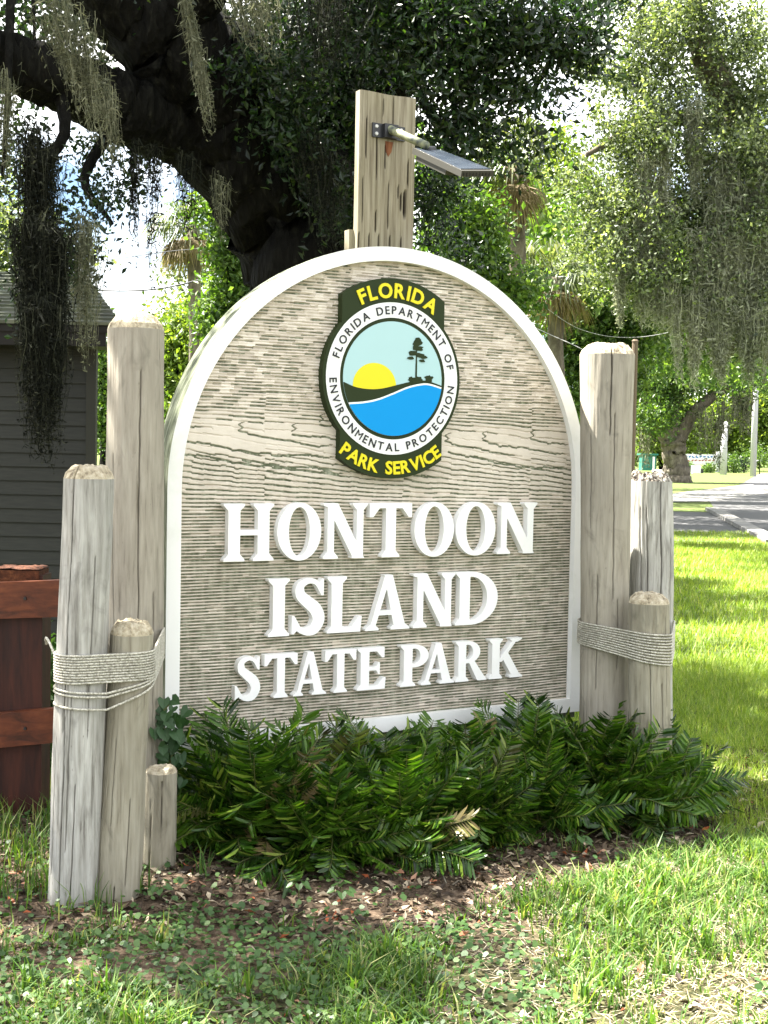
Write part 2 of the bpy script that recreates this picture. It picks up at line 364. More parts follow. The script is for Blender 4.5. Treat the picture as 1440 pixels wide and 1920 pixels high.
def sheet(name, pts, z, mat, kind='structure', parent=None, thick=0):
    b = MB(); n = len(pts)
    V = [(p[0], p[1], z) for p in pts]
    if thick:
        b.add(V + [(p[0], p[1], z - thick) for p in pts], [np.array([list(range(n))])] + [np.array([[i, i + n, (i + 1) % n + n, (i + 1) % n]]) for i in range(n)])
    else: b.add(V, [np.array([list(range(n))])])
    return b.build(name, mat, kind=kind, parent=parent)
def g(x, y): p = ground_at(x, y); return (p[0], p[1])
# road runs away to the right of the posts
pA, pB, pC, pD = g(1472, 1024), g(1290, 893), g(1440, 889), g(3400, 1100)
sheet('road', [g(1490, 1040), g(1345, 962), g(1330, 940), g(1395, 905), g(1425, 887), g(1560, 887), g(2300, 930), g(2900, 1040)], .012, M_['road'])
sheet('driveway', [g(1080, 1013), g(1438, 1020), g(1345, 962), g(1262, 960), g(1080, 958)], .016, M_['road'])
sheet('side_road', [g(1080, 946), g(1330, 941), g(1440, 925), g(1410, 908), g(1262, 926), g(1080, 930)], .020, M_['concrete'])
# kerb walk slabs between drive and road
walk = thing('pavement_strip', (*g(1400, 985), 0), 'narrow pale concrete kerb walk running along the edge of the road', 'pavement')
walk['kind'] = 'structure'
a0, a1 = np.array(g(1436, 1022)), np.array(g(1322, 957)); w0 = np.array(g(1470, 1022)); w1 = np.array(g(1345, 957))
for i in range(9):
    f0, f1 = i / 9 + .003, (i + 1) / 9 - .003
    q = [a0 + (a1 - a0) * f0, a0 + (a1 - a0) * f1, w0 + (w1 - w0) * f1, w0 + (w1 - w0) * f0]
    sheet('slab', [tuple(p) for p in q], .10 + .003 * (i % 2), M_['concrete'], kind=None, parent=walk, thick=.12)

# ------------------------------------------------------------------ the park sign
W = 2.156; RAD = W / 2; ZS = 1.427; BW = .062; TH = .155
sign = thing('park_sign', sp(0, 0, 0), 'large arched white-framed park sign with raised white lettering and round emblem', 'sign', rz=YAW)
def arch(inset=0, zb=.36, n=72):
    r = RAD - inset
    p = [(inset, zb)]
    a = np.linspace(math.pi, 0, n)
    p += [(RAD + r * math.cos(q), ZS + r * math.sin(q)) for q in a]
    p += [(W - inset, zb)]
    return p
def extrude2d(loops, w0, w1, mb=None, bevel=0, mi_side=0, mi_front=0):
    """loops in sign (s,z); front at w1, back at w0; outline loops as walls"""
    mb = mb or MB()
    tri = tessellate_polygon([[Vector((p[0], p[1], 0)) for p in L] for L in loops])
    flatp = [p for L in loops for p in L]; n = len(flatp)
    V = [sp(p[0], w1, p[1]) for p in flatp] + [sp(p[0], w0, p[1]) for p in flatp]
    ft = []
    for a, b_, c in tri:
        pa, pb, pc = flatp[a], flatp[b_], flatp[c]
        cr_ = (pb[0] - pa[0]) * (pc[1] - pa[1]) - (pb[1] - pa[1]) * (pc[0] - pa[0])
        ft.append((a, b_, c) if cr_ > 0 else (a, c, b_))
    ft = np.array(ft)
    st = []; sm = []; o = 0
    for li, L in enumerate(loops):
        m = len(L)
        for i in range(m): j = (i + 1) % m; st.append((o + i, o + i + n, o + j + n, o + j)); sm.append(mi_side[li] if isinstance(mi_side, tuple) else mi_side)
        o += m
    mb.add(V, [ft], mi=mi_front); k = mb.n - len(V)
    mb.F.append(np.array(st) + k); mb.M.append(np.array(sm))
    mb.F.append(ft[:, ::-1] + n + k); mb.M.append(np.full(len(ft), sm[0]))
    return mb
body = arch(.006, .30)
extrude2d([body], -TH, -.034).build('core', M_['edge'], sign)
outer = arch(0, .335); inner = arch(BW, .40)
extrude2d([outer, inner], -.05, .0, mi_side=(1, 0)).build('frame', [M_['white'], M_['edge']], sign)
extrude2d([[(BW + .08, .20), (W - BW - .08, .20), (W - BW - .08, .298), (BW + .08, .298)]], -.12, -.045).build('skirt', M_['white'], sign)
for s_ in (.25, W - .25):
    mb = MB(); mb.box(sp(s_, -.10, .09), (.05, .04, .105), [TV, NV, (0, 0, 1)]); mb.build('leg', M_['white'], sign)
WF = -.030
def sz(x, y, w):
    r = fwd + (x - 720) / FPX * rgt - (y - 960) / FPX * upv
    k = ((P0 + NV * w - CAMP) @ NV) / (r @ NV); p = CAMP + k * r
    return (p - P0) @ TV, p[2]
# sandblasted wood-grain face, real relief
ns, nzv = 430, 760
S = np.linspace(BW - .01, W - BW + .01, ns); Zv = np.linspace(.385, ZS + RAD - BW + .012, nzv)
SS, ZZ = np.meshgrid(S, Zv)
# cathedral figure around z=1.55
bz = 1.655
zf = np.linspace(.3, 2.7, 6000)
spc = .0136 + .034 * np.exp(-((zf - bz) / .050) ** 2) + .010 * np.exp(-((zf - (bz - .16)) / .11) ** 2)
uf = np.cumsum((zf[1] - zf[0]) / spc)
fig = np.exp(-((ZZ - (bz - .02)) / .085) ** 2); figw = np.exp(-((ZZ - (bz - .09)) / .15) ** 2)
saw = (SS * 1.55 + .30 * fbm(SS * 1.3, ZZ * 1.2, 9., 2) + .1) % 1.0
step = .0045 * np.floor(4 * fbm(SS * 9, ZZ * 3, 3., 3))
warp = .030 * (fbm(SS * .9 + 3 + ZZ * .7, ZZ * 2.0 - SS * .35, 7., 3) - .5) + figw * (.085 * (saw - .5) + step + .016 * (fbm(SS * 15 + ZZ * 6, ZZ * 9 - SS * 4, 3., 3) - .5))
zz = ZZ + warp
u = np.interp(zz, zf, uf); spl = np.interp(zz, zf, spc); row = np.floor(u); fr = u - row
rr = noise3(row * 7.7, row * 3.1, 0.5)
gro = np.clip(1 - np.abs(fr - .5) / (.0042 / spl), 0, 1)
ro = _perm[row.astype(int) & 63, 5, 9] * 57 + _perm[9, row.astype(int) // 7 & 63, row.astype(int) & 63] * 31
wig = .5 * (fbm(row * 3.3, SS * 2.1 + row * .613, 4., 2) - .5)
def cells(dens, k):
    c_ = np.floor(SS * dens + ro * (1 + k * .37) + wig + k * 5.1).astype(int)
    return _perm[(c_ * 5 + k * 17) & 63, (row.astype(int) * 3 + k) & 63, ((row * 7.31 + c_ * 3.7).astype(int) + k * 7) & 63]
up_ = np.clip((ZZ - 1.74) / .10, 0, 1); low = np.clip((1.40 - ZZ) / .25, 0, 1)
dv = cells(17 + 18 * rr, 1); dg = cells(9 + 10 * rr, 2); ds = cells(30, 3)
dash = (up_ * .9 + .5 * low * (1 - up_) + .15) * (1 - .85 * fig)
gd = np.clip(.15 + .95 * dg, 0, 1) * (1 - .35 * up_) + .25 * low + .45 * figw * (1 - fig)
gd = gd * (1 - .80 * fig)
gro = np.clip(gro * 1.3, 0, 1)
# hooked figure lines across the plain band
hook = np.zeros_like(SS)
for x_, y_, x2_ in [(343, 821, 640), (448, 806, 640), (548, 808, 652), (835, 826, 980), (905, 822, 1075), (996, 820, 1078), (343, 845, 650), (840, 846, 1078), (455, 858, 660), (600, 790, 650), (345, 795, 400)]:
    sa, za = sz(x_, y_, WF); sb, _ = sz(x2_, y_, WF)
    q = np.clip((SS - sa) / .5, 0, 1)
    zl = za - .060 * q ** .8 * min(1, (sb - sa) / .35) - .010 * np.floor(5 * fbm((SS - sa) * 12, x_ * .1, 2., 2)) / 2 + .010 * (fbm(SS * 30, x_ * .3, 4., 2) - .5)
    on = (SS > sa) & (SS < sb)
    hook = np.maximum(hook, np.clip(1.25 - np.abs(ZZ - zl) / .0042, 0, 1) * on * np.clip((sb - SS) / .1, .25, 1))
    hz = np.clip((ZZ - za) / .035, 0, 1); hs = sa + .012 * np.sin(hz * 7) + .02 * hz
    if y_ < 830: hook = np.maximum(hook, np.clip(1.25 - np.abs(SS - hs) / .0045, 0, 1) * (ZZ > za - .004) * (ZZ < za + .035))
depth = np.maximum(gro * gd, hook)
h = -.011 * depth + .0038 * dash * (dv - .5) + .0012 * (fbm(SS * 23, ZZ * 71, 1., 2) - .5)
tone = .66 + .46 * (dv - .5) * dash + .22 * (ds - .5) * (1 - .85 * fig) - (.62 + .28 * low) * gro * gd - .70 * hook + .10 * fig - .38 * (gro > .1) * (dg > .80) * dash
tone = .35 + .60 * (tone - .06 * low)
inside = (SS > BW - .006) & (SS < W - BW + .006) & ((ZZ < ZS) | ((SS - RAD) ** 2 + (ZZ - ZS) ** 2 < (RAD - BW + .008) ** 2))
base = -.030
P = P0 + TV * SS[..., None] + NV * (base + h)[..., None]; P[..., 2] = ZZ
I = np.arange(nzv - 1)[:, None] * ns + np.arange(ns - 1)[None]
ok = (inside[:-1, :-1] & inside[1:, 1:] & inside[1:, :-1] & inside[:-1, 1:]).reshape(-1)
Fq = np.stack([I, I + 1, I + ns + 1, I + ns], -1).reshape(-1, 4)[ok]
used = np.unique(Fq); mp_ = np.full(ns * nzv, -1); mp_[used] = np.arange(len(used))
b = MB(); b.add(P.reshape(-1, 3)[used], [mp_[Fq]], att=np.clip(tone, .01, 1).reshape(-1)[used]); b.build('grain_panel', M_['face'], sign)
WF = -.030   # panel face

# ---- serif letters: signed-distance union -> contour -> extruded mesh
def sd_poly(pts, X, Y):
    pts = np.asarray(pts, float); d = np.full(X.shape, 1e9); s = np.ones(X.shape)
    n = len(pts); j = n - 1
    for i in range(n):
        e = pts[j] - pts[i]; wx = X - pts[i][0]; wy = Y - pts[i][1]
        q = np.clip((wx * e[0] + wy * e[1]) / (e @ e + 1e-12), 0, 1)
        bx = wx - e[0] * q; by = wy - e[1] * q; d = np.minimum(d, bx * bx + by * by)
        c1 = Y >= pts[i][1]; c2 = Y < pts[j][1]; c3 = e[0] * wy > e[1] * wx
        flip = (c1 & c2 & c3) | (~c1 & ~c2 & ~c3); s = np.where(flip, -s, s); j = i
    return s * np.sqrt(d)
def sd_ell(cx, cy, rx, ry, X, Y):
    k = np.sqrt(((X - cx) / rx) ** 2 + ((Y - cy) / ry) ** 2); k2 = np.sqrt(((X - cx) / rx ** 2) ** 2 + ((Y - cy) / ry ** 2) ** 2) + 1e-9
    return k * (k - 1) / k2
def sd_stroke(pts, ws, X, Y):
    d = np.full(X.shape, 1e9)
    for (a, b_, wa, wb) in zip(pts[:-1], pts[1:], ws[:-1], ws[1:]):
        a = np.array(a); b_ = np.array(b_); e = b_ - a
        q = np.clip(((X - a[0]) * e[0] + (Y - a[1]) * e[1]) / (e @ e + 1e-12), 0, 1)
        d = np.minimum(d, np.hypot(X - a[0] - e[0] * q, Y - a[1] - e[1] * q) - (wa + (wb - wa) * q) / 2)
    return d
def spline(P, n=14):
    P = [np.array(p, float) for p in P]; P = [2 * P[0] - P[1]] + P + [2 * P[-1] - P[-2]]; o = []
    for i in range(1, len(P) - 2):
        for t_ in np.linspace(0, 1, n, endpoint=False):
            a, b_, c_, d_ = P[i - 1:i + 3]
            o.append(.5 * (2 * b_ + (c_ - a) * t_ + (2 * a - 5 * b_ + 4 * c_ - d_) * t_ ** 2 + (3 * b_ - a - 3 * c_ + d_) * t_ ** 3))
    o.append(P[-2]); return o
def glyph(ch, X, Y):
    R = lambda x0, y0, x1, y1: sd_poly([(x0, y0), (x1, y0), (x1, y1), (x0, y1)], X, Y)
    Pq = lambda *p: sd_poly(p, X, Y)
    U = lambda *a: np.minimum.reduce(a)
    def ser(x0, x1, y, d=1, e=.085, el=None, er=None):
        el = e if el is None else el; er = e if er is None else er
        return U(Pq((x0 - el, y), (x1 + er, y), (x1 + er, y + .035 * d), (x1, y + .125 * d), (x0, y + .125 * d), (x0 - el, y + .035 * d)), Pq((x0, y), (x1, y), (x1, y + .13 * d), (x0, y + .13 * d)))
    def stem(x0, x1): return U(R(x0, 0, x1, 1), ser(x0, x1, 0), ser(x0, x1, 1, -1))
    if ch == 'H': return U(stem(.09, .31), stem(.64, .86), R(.3, .45, .65, .545))
    if ch == 'O': return np.maximum(sd_ell(.44, .5, .44, .515, X, Y), -sd_ell(.44, .5, .21, .435, X, Y))
    if ch == 'I': return stem(.09, .31)
    if ch == 'T': return U(R(.34, 0, .55, 1), ser(.34, .55, 0), R(.02, .905, .87, 1), Pq((.0, 1), (.10, 1), (.20, .90), (.07, .74), (.0, .74)), Pq((.89, 1), (.79, 1), (.69, .90), (.82, .74), (.89, .74)))
    if ch == 'L': return U(R(.09, 0, .31, 1), ser(.09, .31, 1, -1), ser(.09, .31, 0), R(.3, 0, .68, .095), Pq((.71, .28), (.65, .28), (.50, .09), (.58, 0), (.68, 0)))
    if ch == 'E': return U(R(.09, 0, .31, 1), ser(.09, .31, 1, -1, er=0), ser(.09, .31, 0, er=0), R(.3, 0, .70, .095), R(.3, .905, .68, 1), R(.3, .455, .55, .545),
                           Pq((.74, .27), (.68, .27), (.52, .09), (.60, 0), (.72, 0)), Pq((.70, .75), (.64, .75), (.50, .91), (.60, 1), (.70, 1)), Pq((.585, .36), (.545, .36), (.47, .5), (.545, .64), (.585, .64)))
    if ch == 'N': return U(R(.09, 0, .225, 1), ser(.09, .225, 0), Pq((0, 1), (.30, 1), (.87, 0), (.63, 0), (.09, .93), (0, .96)), R(.70, .05, .84, 1), ser(.70, .84, 1, -1), Pq((.60, .0), (.84, 0), (.84, .25), (.62, .1)))
    if ch == 'A': return U(Pq((.38, 1), (.56, 1), (.86, .02), (.61, .02)), Pq((.40, 1), (.47, .84), (.19, .02), (.08, .02)), R(.2, .27, .7, .355), Pq((0, 0), (.28, 0), (.28, .035), (.2, .1), (.1, .1), (0, .035)), Pq((.53, 0), (.94, 0), (.94, .035), (.84, .1), (.62, .1), (.53, .035)))
    if ch == 'D':
        bowl = np.maximum(sd_ell(.34, .5, .58, .5, X, Y), -sd_ell(.34, .5, .345, .405, X, Y)); bowl = np.maximum(bowl, .2 - X)
        return U(np.maximum(R(.09, 0, .31, 1), -1e9), ser(.09, .31, 0, er=0), ser(.09, .31, 1, -1, er=0), bowl, R(.25, 0, .36, .095), R(.25, .905, .36, 1))
    if ch in 'PR':
        cy = .725; bowl = np.maximum(sd_ell(.36, cy, .37, .275, X, Y), -sd_ell(.36, cy, .155, .185, X, Y)); bowl = np.maximum(bowl, .3 - X)
        a = [R(.09, 0, .31, 1), ser(.09, .31, 0), ser(.09, .31, 1, -1, er=0), bowl, R(.28, .91, .37, 1), R(.28, .45, .37, .54)]
        if ch == 'R': a += [Pq((.38, .50), (.56, .50), (.86, .10), (.93, .04), (.93, 0), (.66, 0), (.62, .06))]
        return U(*a)
    if ch == 'K': return U(stem(.09, .31), Pq((.25, .42), (.72, .97), (.84, .97), (.38, .42)), Pq((.62, 1), (.97, 1), (.97, .965), (.84, .90), (.70, .90), (.62, .965)),
                           Pq((.36, .56), (.52, .70), (.90, .10), (1.0, .04), (1.0, 0), (.62, 0), (.62, .05), (.66, .08)))
    if ch == 'S':
        c_ = spline([(.52, .80), (.44, .915), (.30, .945), (.155, .86), (.16, .70), (.30, .57), (.44, .44), (.50, .27), (.42, .10), (.27, .055), (.13, .11), (.05, .22)])
        w_ = np.interp(np.linspace(0, 1, len(c_)), [0, .1, .2, .33, .42, .55, .66, .75, .85, .93, 1], [.06, .085, .10, .17, .20, .23, .22, .18, .11, .09, .06])
        return U(sd_stroke(c_, w_, X, Y), Pq((.56, .98), (.59, .98), (.59, .68), (.55, .68), (.46, .83)), Pq((.0, .02), (.04, .02), (.16, .15), (.05, .34), (.0, .34)))
def contour(D, xs_, ys_):
    segs = {}
    ny_, nx_ = D.shape
    def ip(p, q, dp, dq): 
        t_ = dp / (dp - dq); return (p[0] + (q[0] - p[0]) * t_, p[1] + (q[1] - p[1]) * t_)
    mask = D < 0
    cs = mask[:-1, :-1].astype(int) + 2 * mask[:-1, 1:] + 4 * mask[1:, 1:] + 8 * mask[1:, :-1]
    pos = {}
    def E(i, j, k):  # edge id
        if k == 0: key = (i, j, 0)
        elif k == 1: key = (i, j + 1, 1)
        elif k == 2: key = (i + 1, j, 0)
        else: key = (i, j, 1)
        if key not in pos:
            a, b_, c_ = key
            if c_ == 0: pos[key] = ip((xs_[b_], ys_[a]), (xs_[b_ + 1], ys_[a]), D[a, b_], D[a, b_ + 1])
            else: pos[key] = ip((xs_[b_], ys_[a]), (xs_[b_], ys_[a + 1]), D[a, b_], D[a + 1, b_])
        return key
    T_ = {1: [(3, 0)], 2: [(0, 1)], 3: [(3, 1)], 4: [(1, 2)], 5: [(3, 2), (1, 0)], 6: [(0, 2)], 7: [(3, 2)], 8: [(2, 3)], 9: [(2, 0)], 10: [(0, 3), (2, 1)], 11: [(2, 1)], 12: [(1, 3)], 13: [(1, 0)], 14: [(0, 3)]}
    nxt = {}
    for i, j in zip(*np.nonzero((cs > 0) & (cs < 15))):
        for a, b_ in T_[cs[i, j]]: nxt[E(i, j, a)] = E(i, j, b_)
    loops = []
    while nxt:
        k0 = next(iter(nxt)); L = []; k = k0
        while k in nxt: L.append(pos[k]); k = nxt.pop(k)
        if len(L) > 6: loops.append(L)
    return loops
def simplify(L, eps):
    L = np.array(L)
    def rdp(a, b_):
        if b_ <= a + 1: return []
        p, q = L[a], L[b_]; e = q - p; n_ = np.hypot(*e) + 1e-9
        d = np.abs((L[a + 1:b_, 0] - p[0]) * e[1] - (L[a + 1:b_, 1] - p[1]) * e[0]) / n_
        k = int(d.argmax())
        if d[k] < eps: return []
        k += a + 1; return rdp(a, k) + [k] + rdp(k, b_)
    m = len(L) // 2
    idx = [0] + rdp(0, m) + [m] + rdp(m, len(L) - 1) + [len(L) - 1]
    return [tuple(L[i]) for i in idx]
_gl = {}
def glyph_loops(ch):
    if ch not in _gl:
        xs_ = np.linspace(-.12, 1.12, 156); ys_ = np.linspace(-.1, 1.1, 151); X_, Y_ = np.meshgrid(xs_, ys_)
        Ls = [simplify(L, .0022) for L in contour(glyph(ch, X_, Y_), xs_, ys_)]
        _gl[ch] = Ls
    return _gl[ch]
def poly_area(L): L = np.array(L); return .5 * np.sum(L[:, 0] * np.roll(L[:, 1], -1) - np.roll(L[:, 0], -1) * L[:, 1])
ROWS = [('HONTOON', 1.126, .243, [(.247, .477), (.493, .703), (.713, .932), (.944, 1.162), (1.176, 1.389), (1.399, 1.621), (1.631, 1.862)]),
        ('ISLAND', .799, .248, [(.456, .556), (.568, .726), (.738, .912), (.931, 1.160), (1.176, 1.403), (1.407, 1.643)]),
        ('STATEPARK', .534, .189, [(.307, .424), (.442, .599), (.580, .740), (.733, .888), (.894, 1.040), (1.117, 1.266), (1.227, 1.407), (1.414, 1.589), (1.603, 1.796)])]
for word, zb, cap, boxes in ROWS:
    for ch, (sa, sb) in zip(word, boxes):
        Ls = glyph_loops(ch); allp = np.array([p for L in Ls for p in L]); x0, x1 = allp[:, 0].min(), allp[:, 0].max()
        out = []
        for L in Ls: out.append([(sa + (p[0] - x0) / (x1 - x0) * (sb - sa), zb + p[1] * cap) for p in L])
        out.sort(key=lambda L: -abs(poly_area(L)))
        # make outer loop ccw, holes cw for the walls
        out = [L if (poly_area(L) > 0) == (i == 0) else L[::-1] for i, L in enumerate(out)]
        lp = extrude2d(out, WF - .008, WF + .034)
        lp.build('letter', M_['letter'], sign)

# ---- emblem
EC = (1.046, 1.922); ER = .337
def emb_outline():
    hw = .262; Rg = 1.045 * ER
    pts = []
    yj = math.sqrt(Rg ** 2 - hw ** 2)  # where the tab meets the ring
    aj = math.atan2(yj, hw)
    for a in np.linspace(-aj, aj, 40): pts.append((Rg * math.cos(a), Rg * math.sin(a)))
    zc, za = .358, .443; r_ = (hw ** 2 + (za - zc) ** 2) / (2 * (za - zc)); th = math.asin(hw / r_)
    for a in np.linspace(th, -th, 26): pts.append((r_ * math.sin(a), za - r_ + r_ * math.cos(a)))
    for a in np.linspace(math.pi - aj, math.pi + aj, 40): pts.append((Rg * math.cos(a), Rg * math.sin(a)))
    for a in np.linspace(-th, th, 26): pts.append((r_ * math.sin(a), -(za - r_ + r_ * math.cos(a))))
    return [(EC[0] + p[0], EC[1] + p[1]) for p in pts]
emblem = extrude2d([emb_outline()], WF - .006, WF + .040).build('emblem', M_['dkgreen'], sign)
EW = WF + .040
def circ(r, n=96): return [(EC[0] + r * ER * math.cos(a), EC[1] + r * ER * math.sin(a)) for a in np.linspace(0, 2 * math.pi, n, endpoint=False)]
extrude2d([circ(1.0), circ(.80)[::-1]], EW - .002, EW + .003).build('white_ring', M_['ringwhite'], emblem)
extrude2d([circ(.752)], EW - .002, EW + .0018).build('sky_disc', M_['ltblue'], emblem)
def q2(x, y): return ((x - 654) / 579, (982 - y) / 668)
def below(curve, w0, w1, name, mat, r=.750, dz=0):
    cx = spline([(a, b_ + dz) for a, b_ in curve], 10)
    c_ = [tuple(p) for p in cx if math.hypot(*p) < r]
    aR = math.atan2(c_[-1][1], c_[-1][0]); aL = math.atan2(c_[0][1], c_[0][0])
    if aL > 0: aL -= 2 * math.pi
    arc = [(r * math.cos(a), r * math.sin(a)) for a in np.linspace(aR, aL if aL < aR else aL - 2 * math.pi, 60)]
    L = [(EC[0] + p[0] * ER, EC[1] + p[1] * ER) for p in (c_ + arc)][::-1]
    extrude2d([L], w0, w1).build(name, mat, emblem)
sunc = q2(490, 1052)
extrude2d([[(EC[0] + (sunc[0] + .325 * math.cos(a)) * ER, EC[1] + (sunc[1] + .30 * math.sin(a)) * ER) for a in np.linspace(0, 2 * math.pi, 60, endpoint=False)]], EW, EW + .0028).build('rising_sun', M_['yellow'], emblem)
below([q2(*p) for p in [(180, 1010), (225, 1030), (330, 1070), (450, 1082), (560, 1070), (700, 1030), (830, 995), (950, 985), (1095, 1025), (1140, 1045)]], EW, EW + .0040, 'hill', M_['dkgreen'])
wc = [q2(*p) for p in [(220, 1212), (270, 1205), (400, 1190), (520, 1160), (650, 1105), (780, 1045), (900, 1012), (980, 1010), (1095, 1040), (1150, 1060)]]
below(wc, EW, EW + .0052, 'shoreline', M_['ringwhite'])
below(wc, EW, EW + .0064, 'water', M_['water'], dz=-.024)
mb = MB()
def blob(px, py, rx, ry, n=14, w=.0072):
    r_ = np.random.default_rng(int(px * 7 + py)); L = []
    for i in range(n):
        a = 2 * math.pi * i / n; k = .72 + .5 * r_.random()
        x_, z_ = q2(px + rx * k * math.cos(a), py + ry * k * math.sin(a)); L.append((EC[0] + x_ * ER, EC[1] + z_ * ER))
    if poly_area(L) < 0: L = L[::-1]
    extrude2d([L], EW, EW + w, mb)
for i, (px, py, rx, ry) in enumerate([(858, 650, 42, 36), (865, 700, 48, 26), (820, 745, 36, 22), (885, 760, 34, 20), (800, 790, 30, 14), (915, 775, 32, 16), (905, 810, 26, 12), (860, 620, 22, 16), (838, 700, 22, 20)]): blob(px, py, rx, ry, w=.0046 + .0003 * i)
L = [q2(*p) for p in [(847, 975), (862, 975), (859, 640), (852, 640)]]; L = [(EC[0] + p[0] * ER, EC[1] + p[1] * ER) for p in L]
extrude2d([L if poly_area(L) > 0 else L[::-1]], EW, EW + .0044, mb)
mb.build('pine_silhouette', M_['dkgreen'], emblem)
mb = MB()
for i, (px, py, rx, ry) in enumerate([(820, 985, 34, 28), (880, 978, 34, 28), (970, 965, 38, 34), (850, 995, 40, 20)]): blob(px, py, rx, ry, 18, w=.0044 + .0003 * i)
mb.build('palmetto_silhouette', M_['dkgreen'], emblem)
# sans letters from the built-in font
_fm = {}
def font_mesh(ch, off):
    k = (ch, off)
    if k not in _fm:
        cu = bpy.data.curves.new('t', 'FONT'); cu.body = ch; cu.extrude = .02; cu.offset = off; cu.resolution_u = 4; cu.align_x = 'CENTER'
        o = bpy.data.objects.new('t', cu); scn.collection.objects.link(o)
        me = bpy.data.meshes.new_from_object(o.evaluated_get(bpy.context.evaluated_depsgraph_get()))
        bpy.data.objects.remove(o); co = np.array([v_.co[:] for v_ in me.vertices])
        _fm[k] = (me, co[:, 0].min(), co[:, 0].max(), co[:, 1].min(), co[:, 1].max())
    return _fm[k]
def arc_text(txt, a0, a1, r, cap, mat, off, inward=False, xs_=1.0, w=.0032):
    ms = [None if c_ == ' ' else font_mesh(c_, 0. if c_ == 'M' else off) for c_ in txt]
    wd = [(.34 if m is None else (m[2] - m[1])) for m in ms]; gap = .17
    cen = []; p = 0
    for w_ in wd: cen.append(p + w_ / 2); p += w_ + gap
    cen = np.array(cen); lo, hi = cen[0], cen[-1]
    k = cap / .70
    for c_, m, q in zip(txt, ms, cen):
        if m is None: continue
        a = a0 + (a1 - a0) * (q - lo) / (hi - lo)
        me = m[0].copy(); me.materials.clear(); me.materials.append(mat)
        co = np.array([v_.co[:] for v_ in me.vertices])
        x_ = (co[:, 0] - (m[1] + m[2]) / 2) * k * xs_; y_ = (co[:, 1] - .35) * k
        th = a - math.pi / 2 if not inward else a + math.pi / 2
        gx = r * math.cos(a) + x_ * math.cos(th) - y_ * math.sin(th); gy = r * math.sin(a) + x_ * math.sin(th) + y_ * math.cos(th)
        zz_ = np.where(co[:, 2] > 0, w, -.001)
        P_ = P0 + TV * (EC[0] + gx * ER)[:, None] + NV * (EW + zz_)[:, None]; P_[:, 2] = EC[1] + gy * ER
        me.vertices.foreach_set('co', P_.reshape(-1).astype(np.float32)); me.update()
        link(bpy.data.objects.new('letter', me), emblem)
D2 = math.radians
arc_text('FLORIDA DEPARTMENT OF', D2(162.5), D2(12.5), .900, .105, M_['ink'], .010, w=.0062)
arc_text('ENVIRONMENTAL PROTECTION', D2(183.5), D2(353), .900, .105, M_['ink'], .010, True, w=.0062)
arc_text('FLORIDA', D2(115), D2(61), 1.155, .185, M_['yellow'], .03, w=.0045)
arc_text('PARK SERVICE', D2(233.5), D2(305.5), 1.172, .165, M_['yellow'], .03, True, w=.0045)

# ------------------------------------------------------------------ plank post with the lamp
def plank(name, s0, s1, w0, w1, z0, z1, label=None, parent=None, cracks=(), cat=None):
    ns_, nz_ = 90, 180
    # front face grid with cracks
    S_ = np.linspace(s0, s1, ns_); Z_ = np.linspace(z0, z1, nz_); A, B = np.meshgrid(S_, Z_)
    dep = np.zeros_like(A); tn = np.zeros_like(A)
    for (cs_, cz, hl, wd) in cracks:
        sx_ = cs_ + .006 * (fbm(B * 3, cs_ * 9., 1., 2) - .5)
        m = np.clip(1 - np.abs(A - sx_) / wd, 0, 1) * np.clip(1 - ((B - cz) / hl) ** 4, 0, 1)
        dep = np.maximum(dep, m); tn = np.maximum(tn, np.clip(m * 1.8, 0, 1))
    rel = .004 * (fbm(A * 60, B * 3, 2., 3) - .5)
    edge = np.minimum(A - s0, s1 - A); rnd = np.clip(1 - edge / .008, 0, 1) ** 2 * .006
    topj = .012 * (fbm(A * 9, 3., 1., 3) - .5) * np.clip((B - z1 + .05) / .05, 0, 1)
    P = P0 + TV * A[..., None] + NV * (w1 - .02 * dep + rel - rnd)[..., None]; P[..., 2] = B + topj
    I_ = np.arange(nz_ - 1)[:, None] * ns_ + np.arange(ns_ - 1)[None]
    m_ = MB(); m_.add(P.reshape(-1, 3), [np.stack([I_, I_ + 1, I_ + ns_ + 1, I_ + ns_], -1).reshape(-1, 4)], att=tn.reshape(-1))
    # sides, back and top follow the front edge
    def strip(fr, bk):
        n_ = len(fr); V_ = np.concatenate([fr, bk]); i_ = np.arange(n_ - 1)
        m_.add(V_, [np.stack([i_, i_ + 1, i_ + 1 + n_, i_ + n_], -1)])
    back = P + NV * (w0 - w1); back[..., 2] = P[..., 2]
    for q in ((P[:, 0], back[:, 0]), (P[:, -1], back[:, -1]), (P[-1], back[-1])): strip(*q)
    bs, be = back[:, 0], back[:, -1]; strip(bs, be)
    return m_.build(name, M_['plank'], parent, label=label, cat=cat)
WB = -.175
s0, zt = sz(676, 172, WB); s1, zt2 = sz(781, 182, WB); zt = (zt + zt2) / 2
cr_list = []
for (x, y0, y1, wd) in [(707, 250, 340, 4), (723, 268, 317, 3), (705, 395, 437, 4), (759, 355, 410, 9), (752, 362, 395, 5), (688, 215, 300, 2), (719, 185, 215, 3), (673, 435, 470, 2), (692, 437, 470, 3), (710, 440, 475, 4), (731, 442, 475, 4), (752, 445, 480, 4), (747, 345, 372, 3), (738, 180, 250, 1.5), (765, 300, 350, 1.5), (680, 330, 420, 1.5), (729, 340, 430, 1.5)]:
    a, za = sz(x, y0, WB); _, zb = sz(x, y1, WB); cr_list.append((a, (za + zb) / 2, (za - zb) / 2, max(.0036, wd * .0011)))
lamp_post = thing('plank_post', sp((s0 + s1) / 2, WB - .05, 0), 'broad weathered timber post rising behind the arch of the park sign', 'post')
plank('plank', s0, s1, WB - .038, WB, .0, zt, parent=lamp_post, cracks=cr_list)
sA, zA = sz(656, 430, WB - .04); 
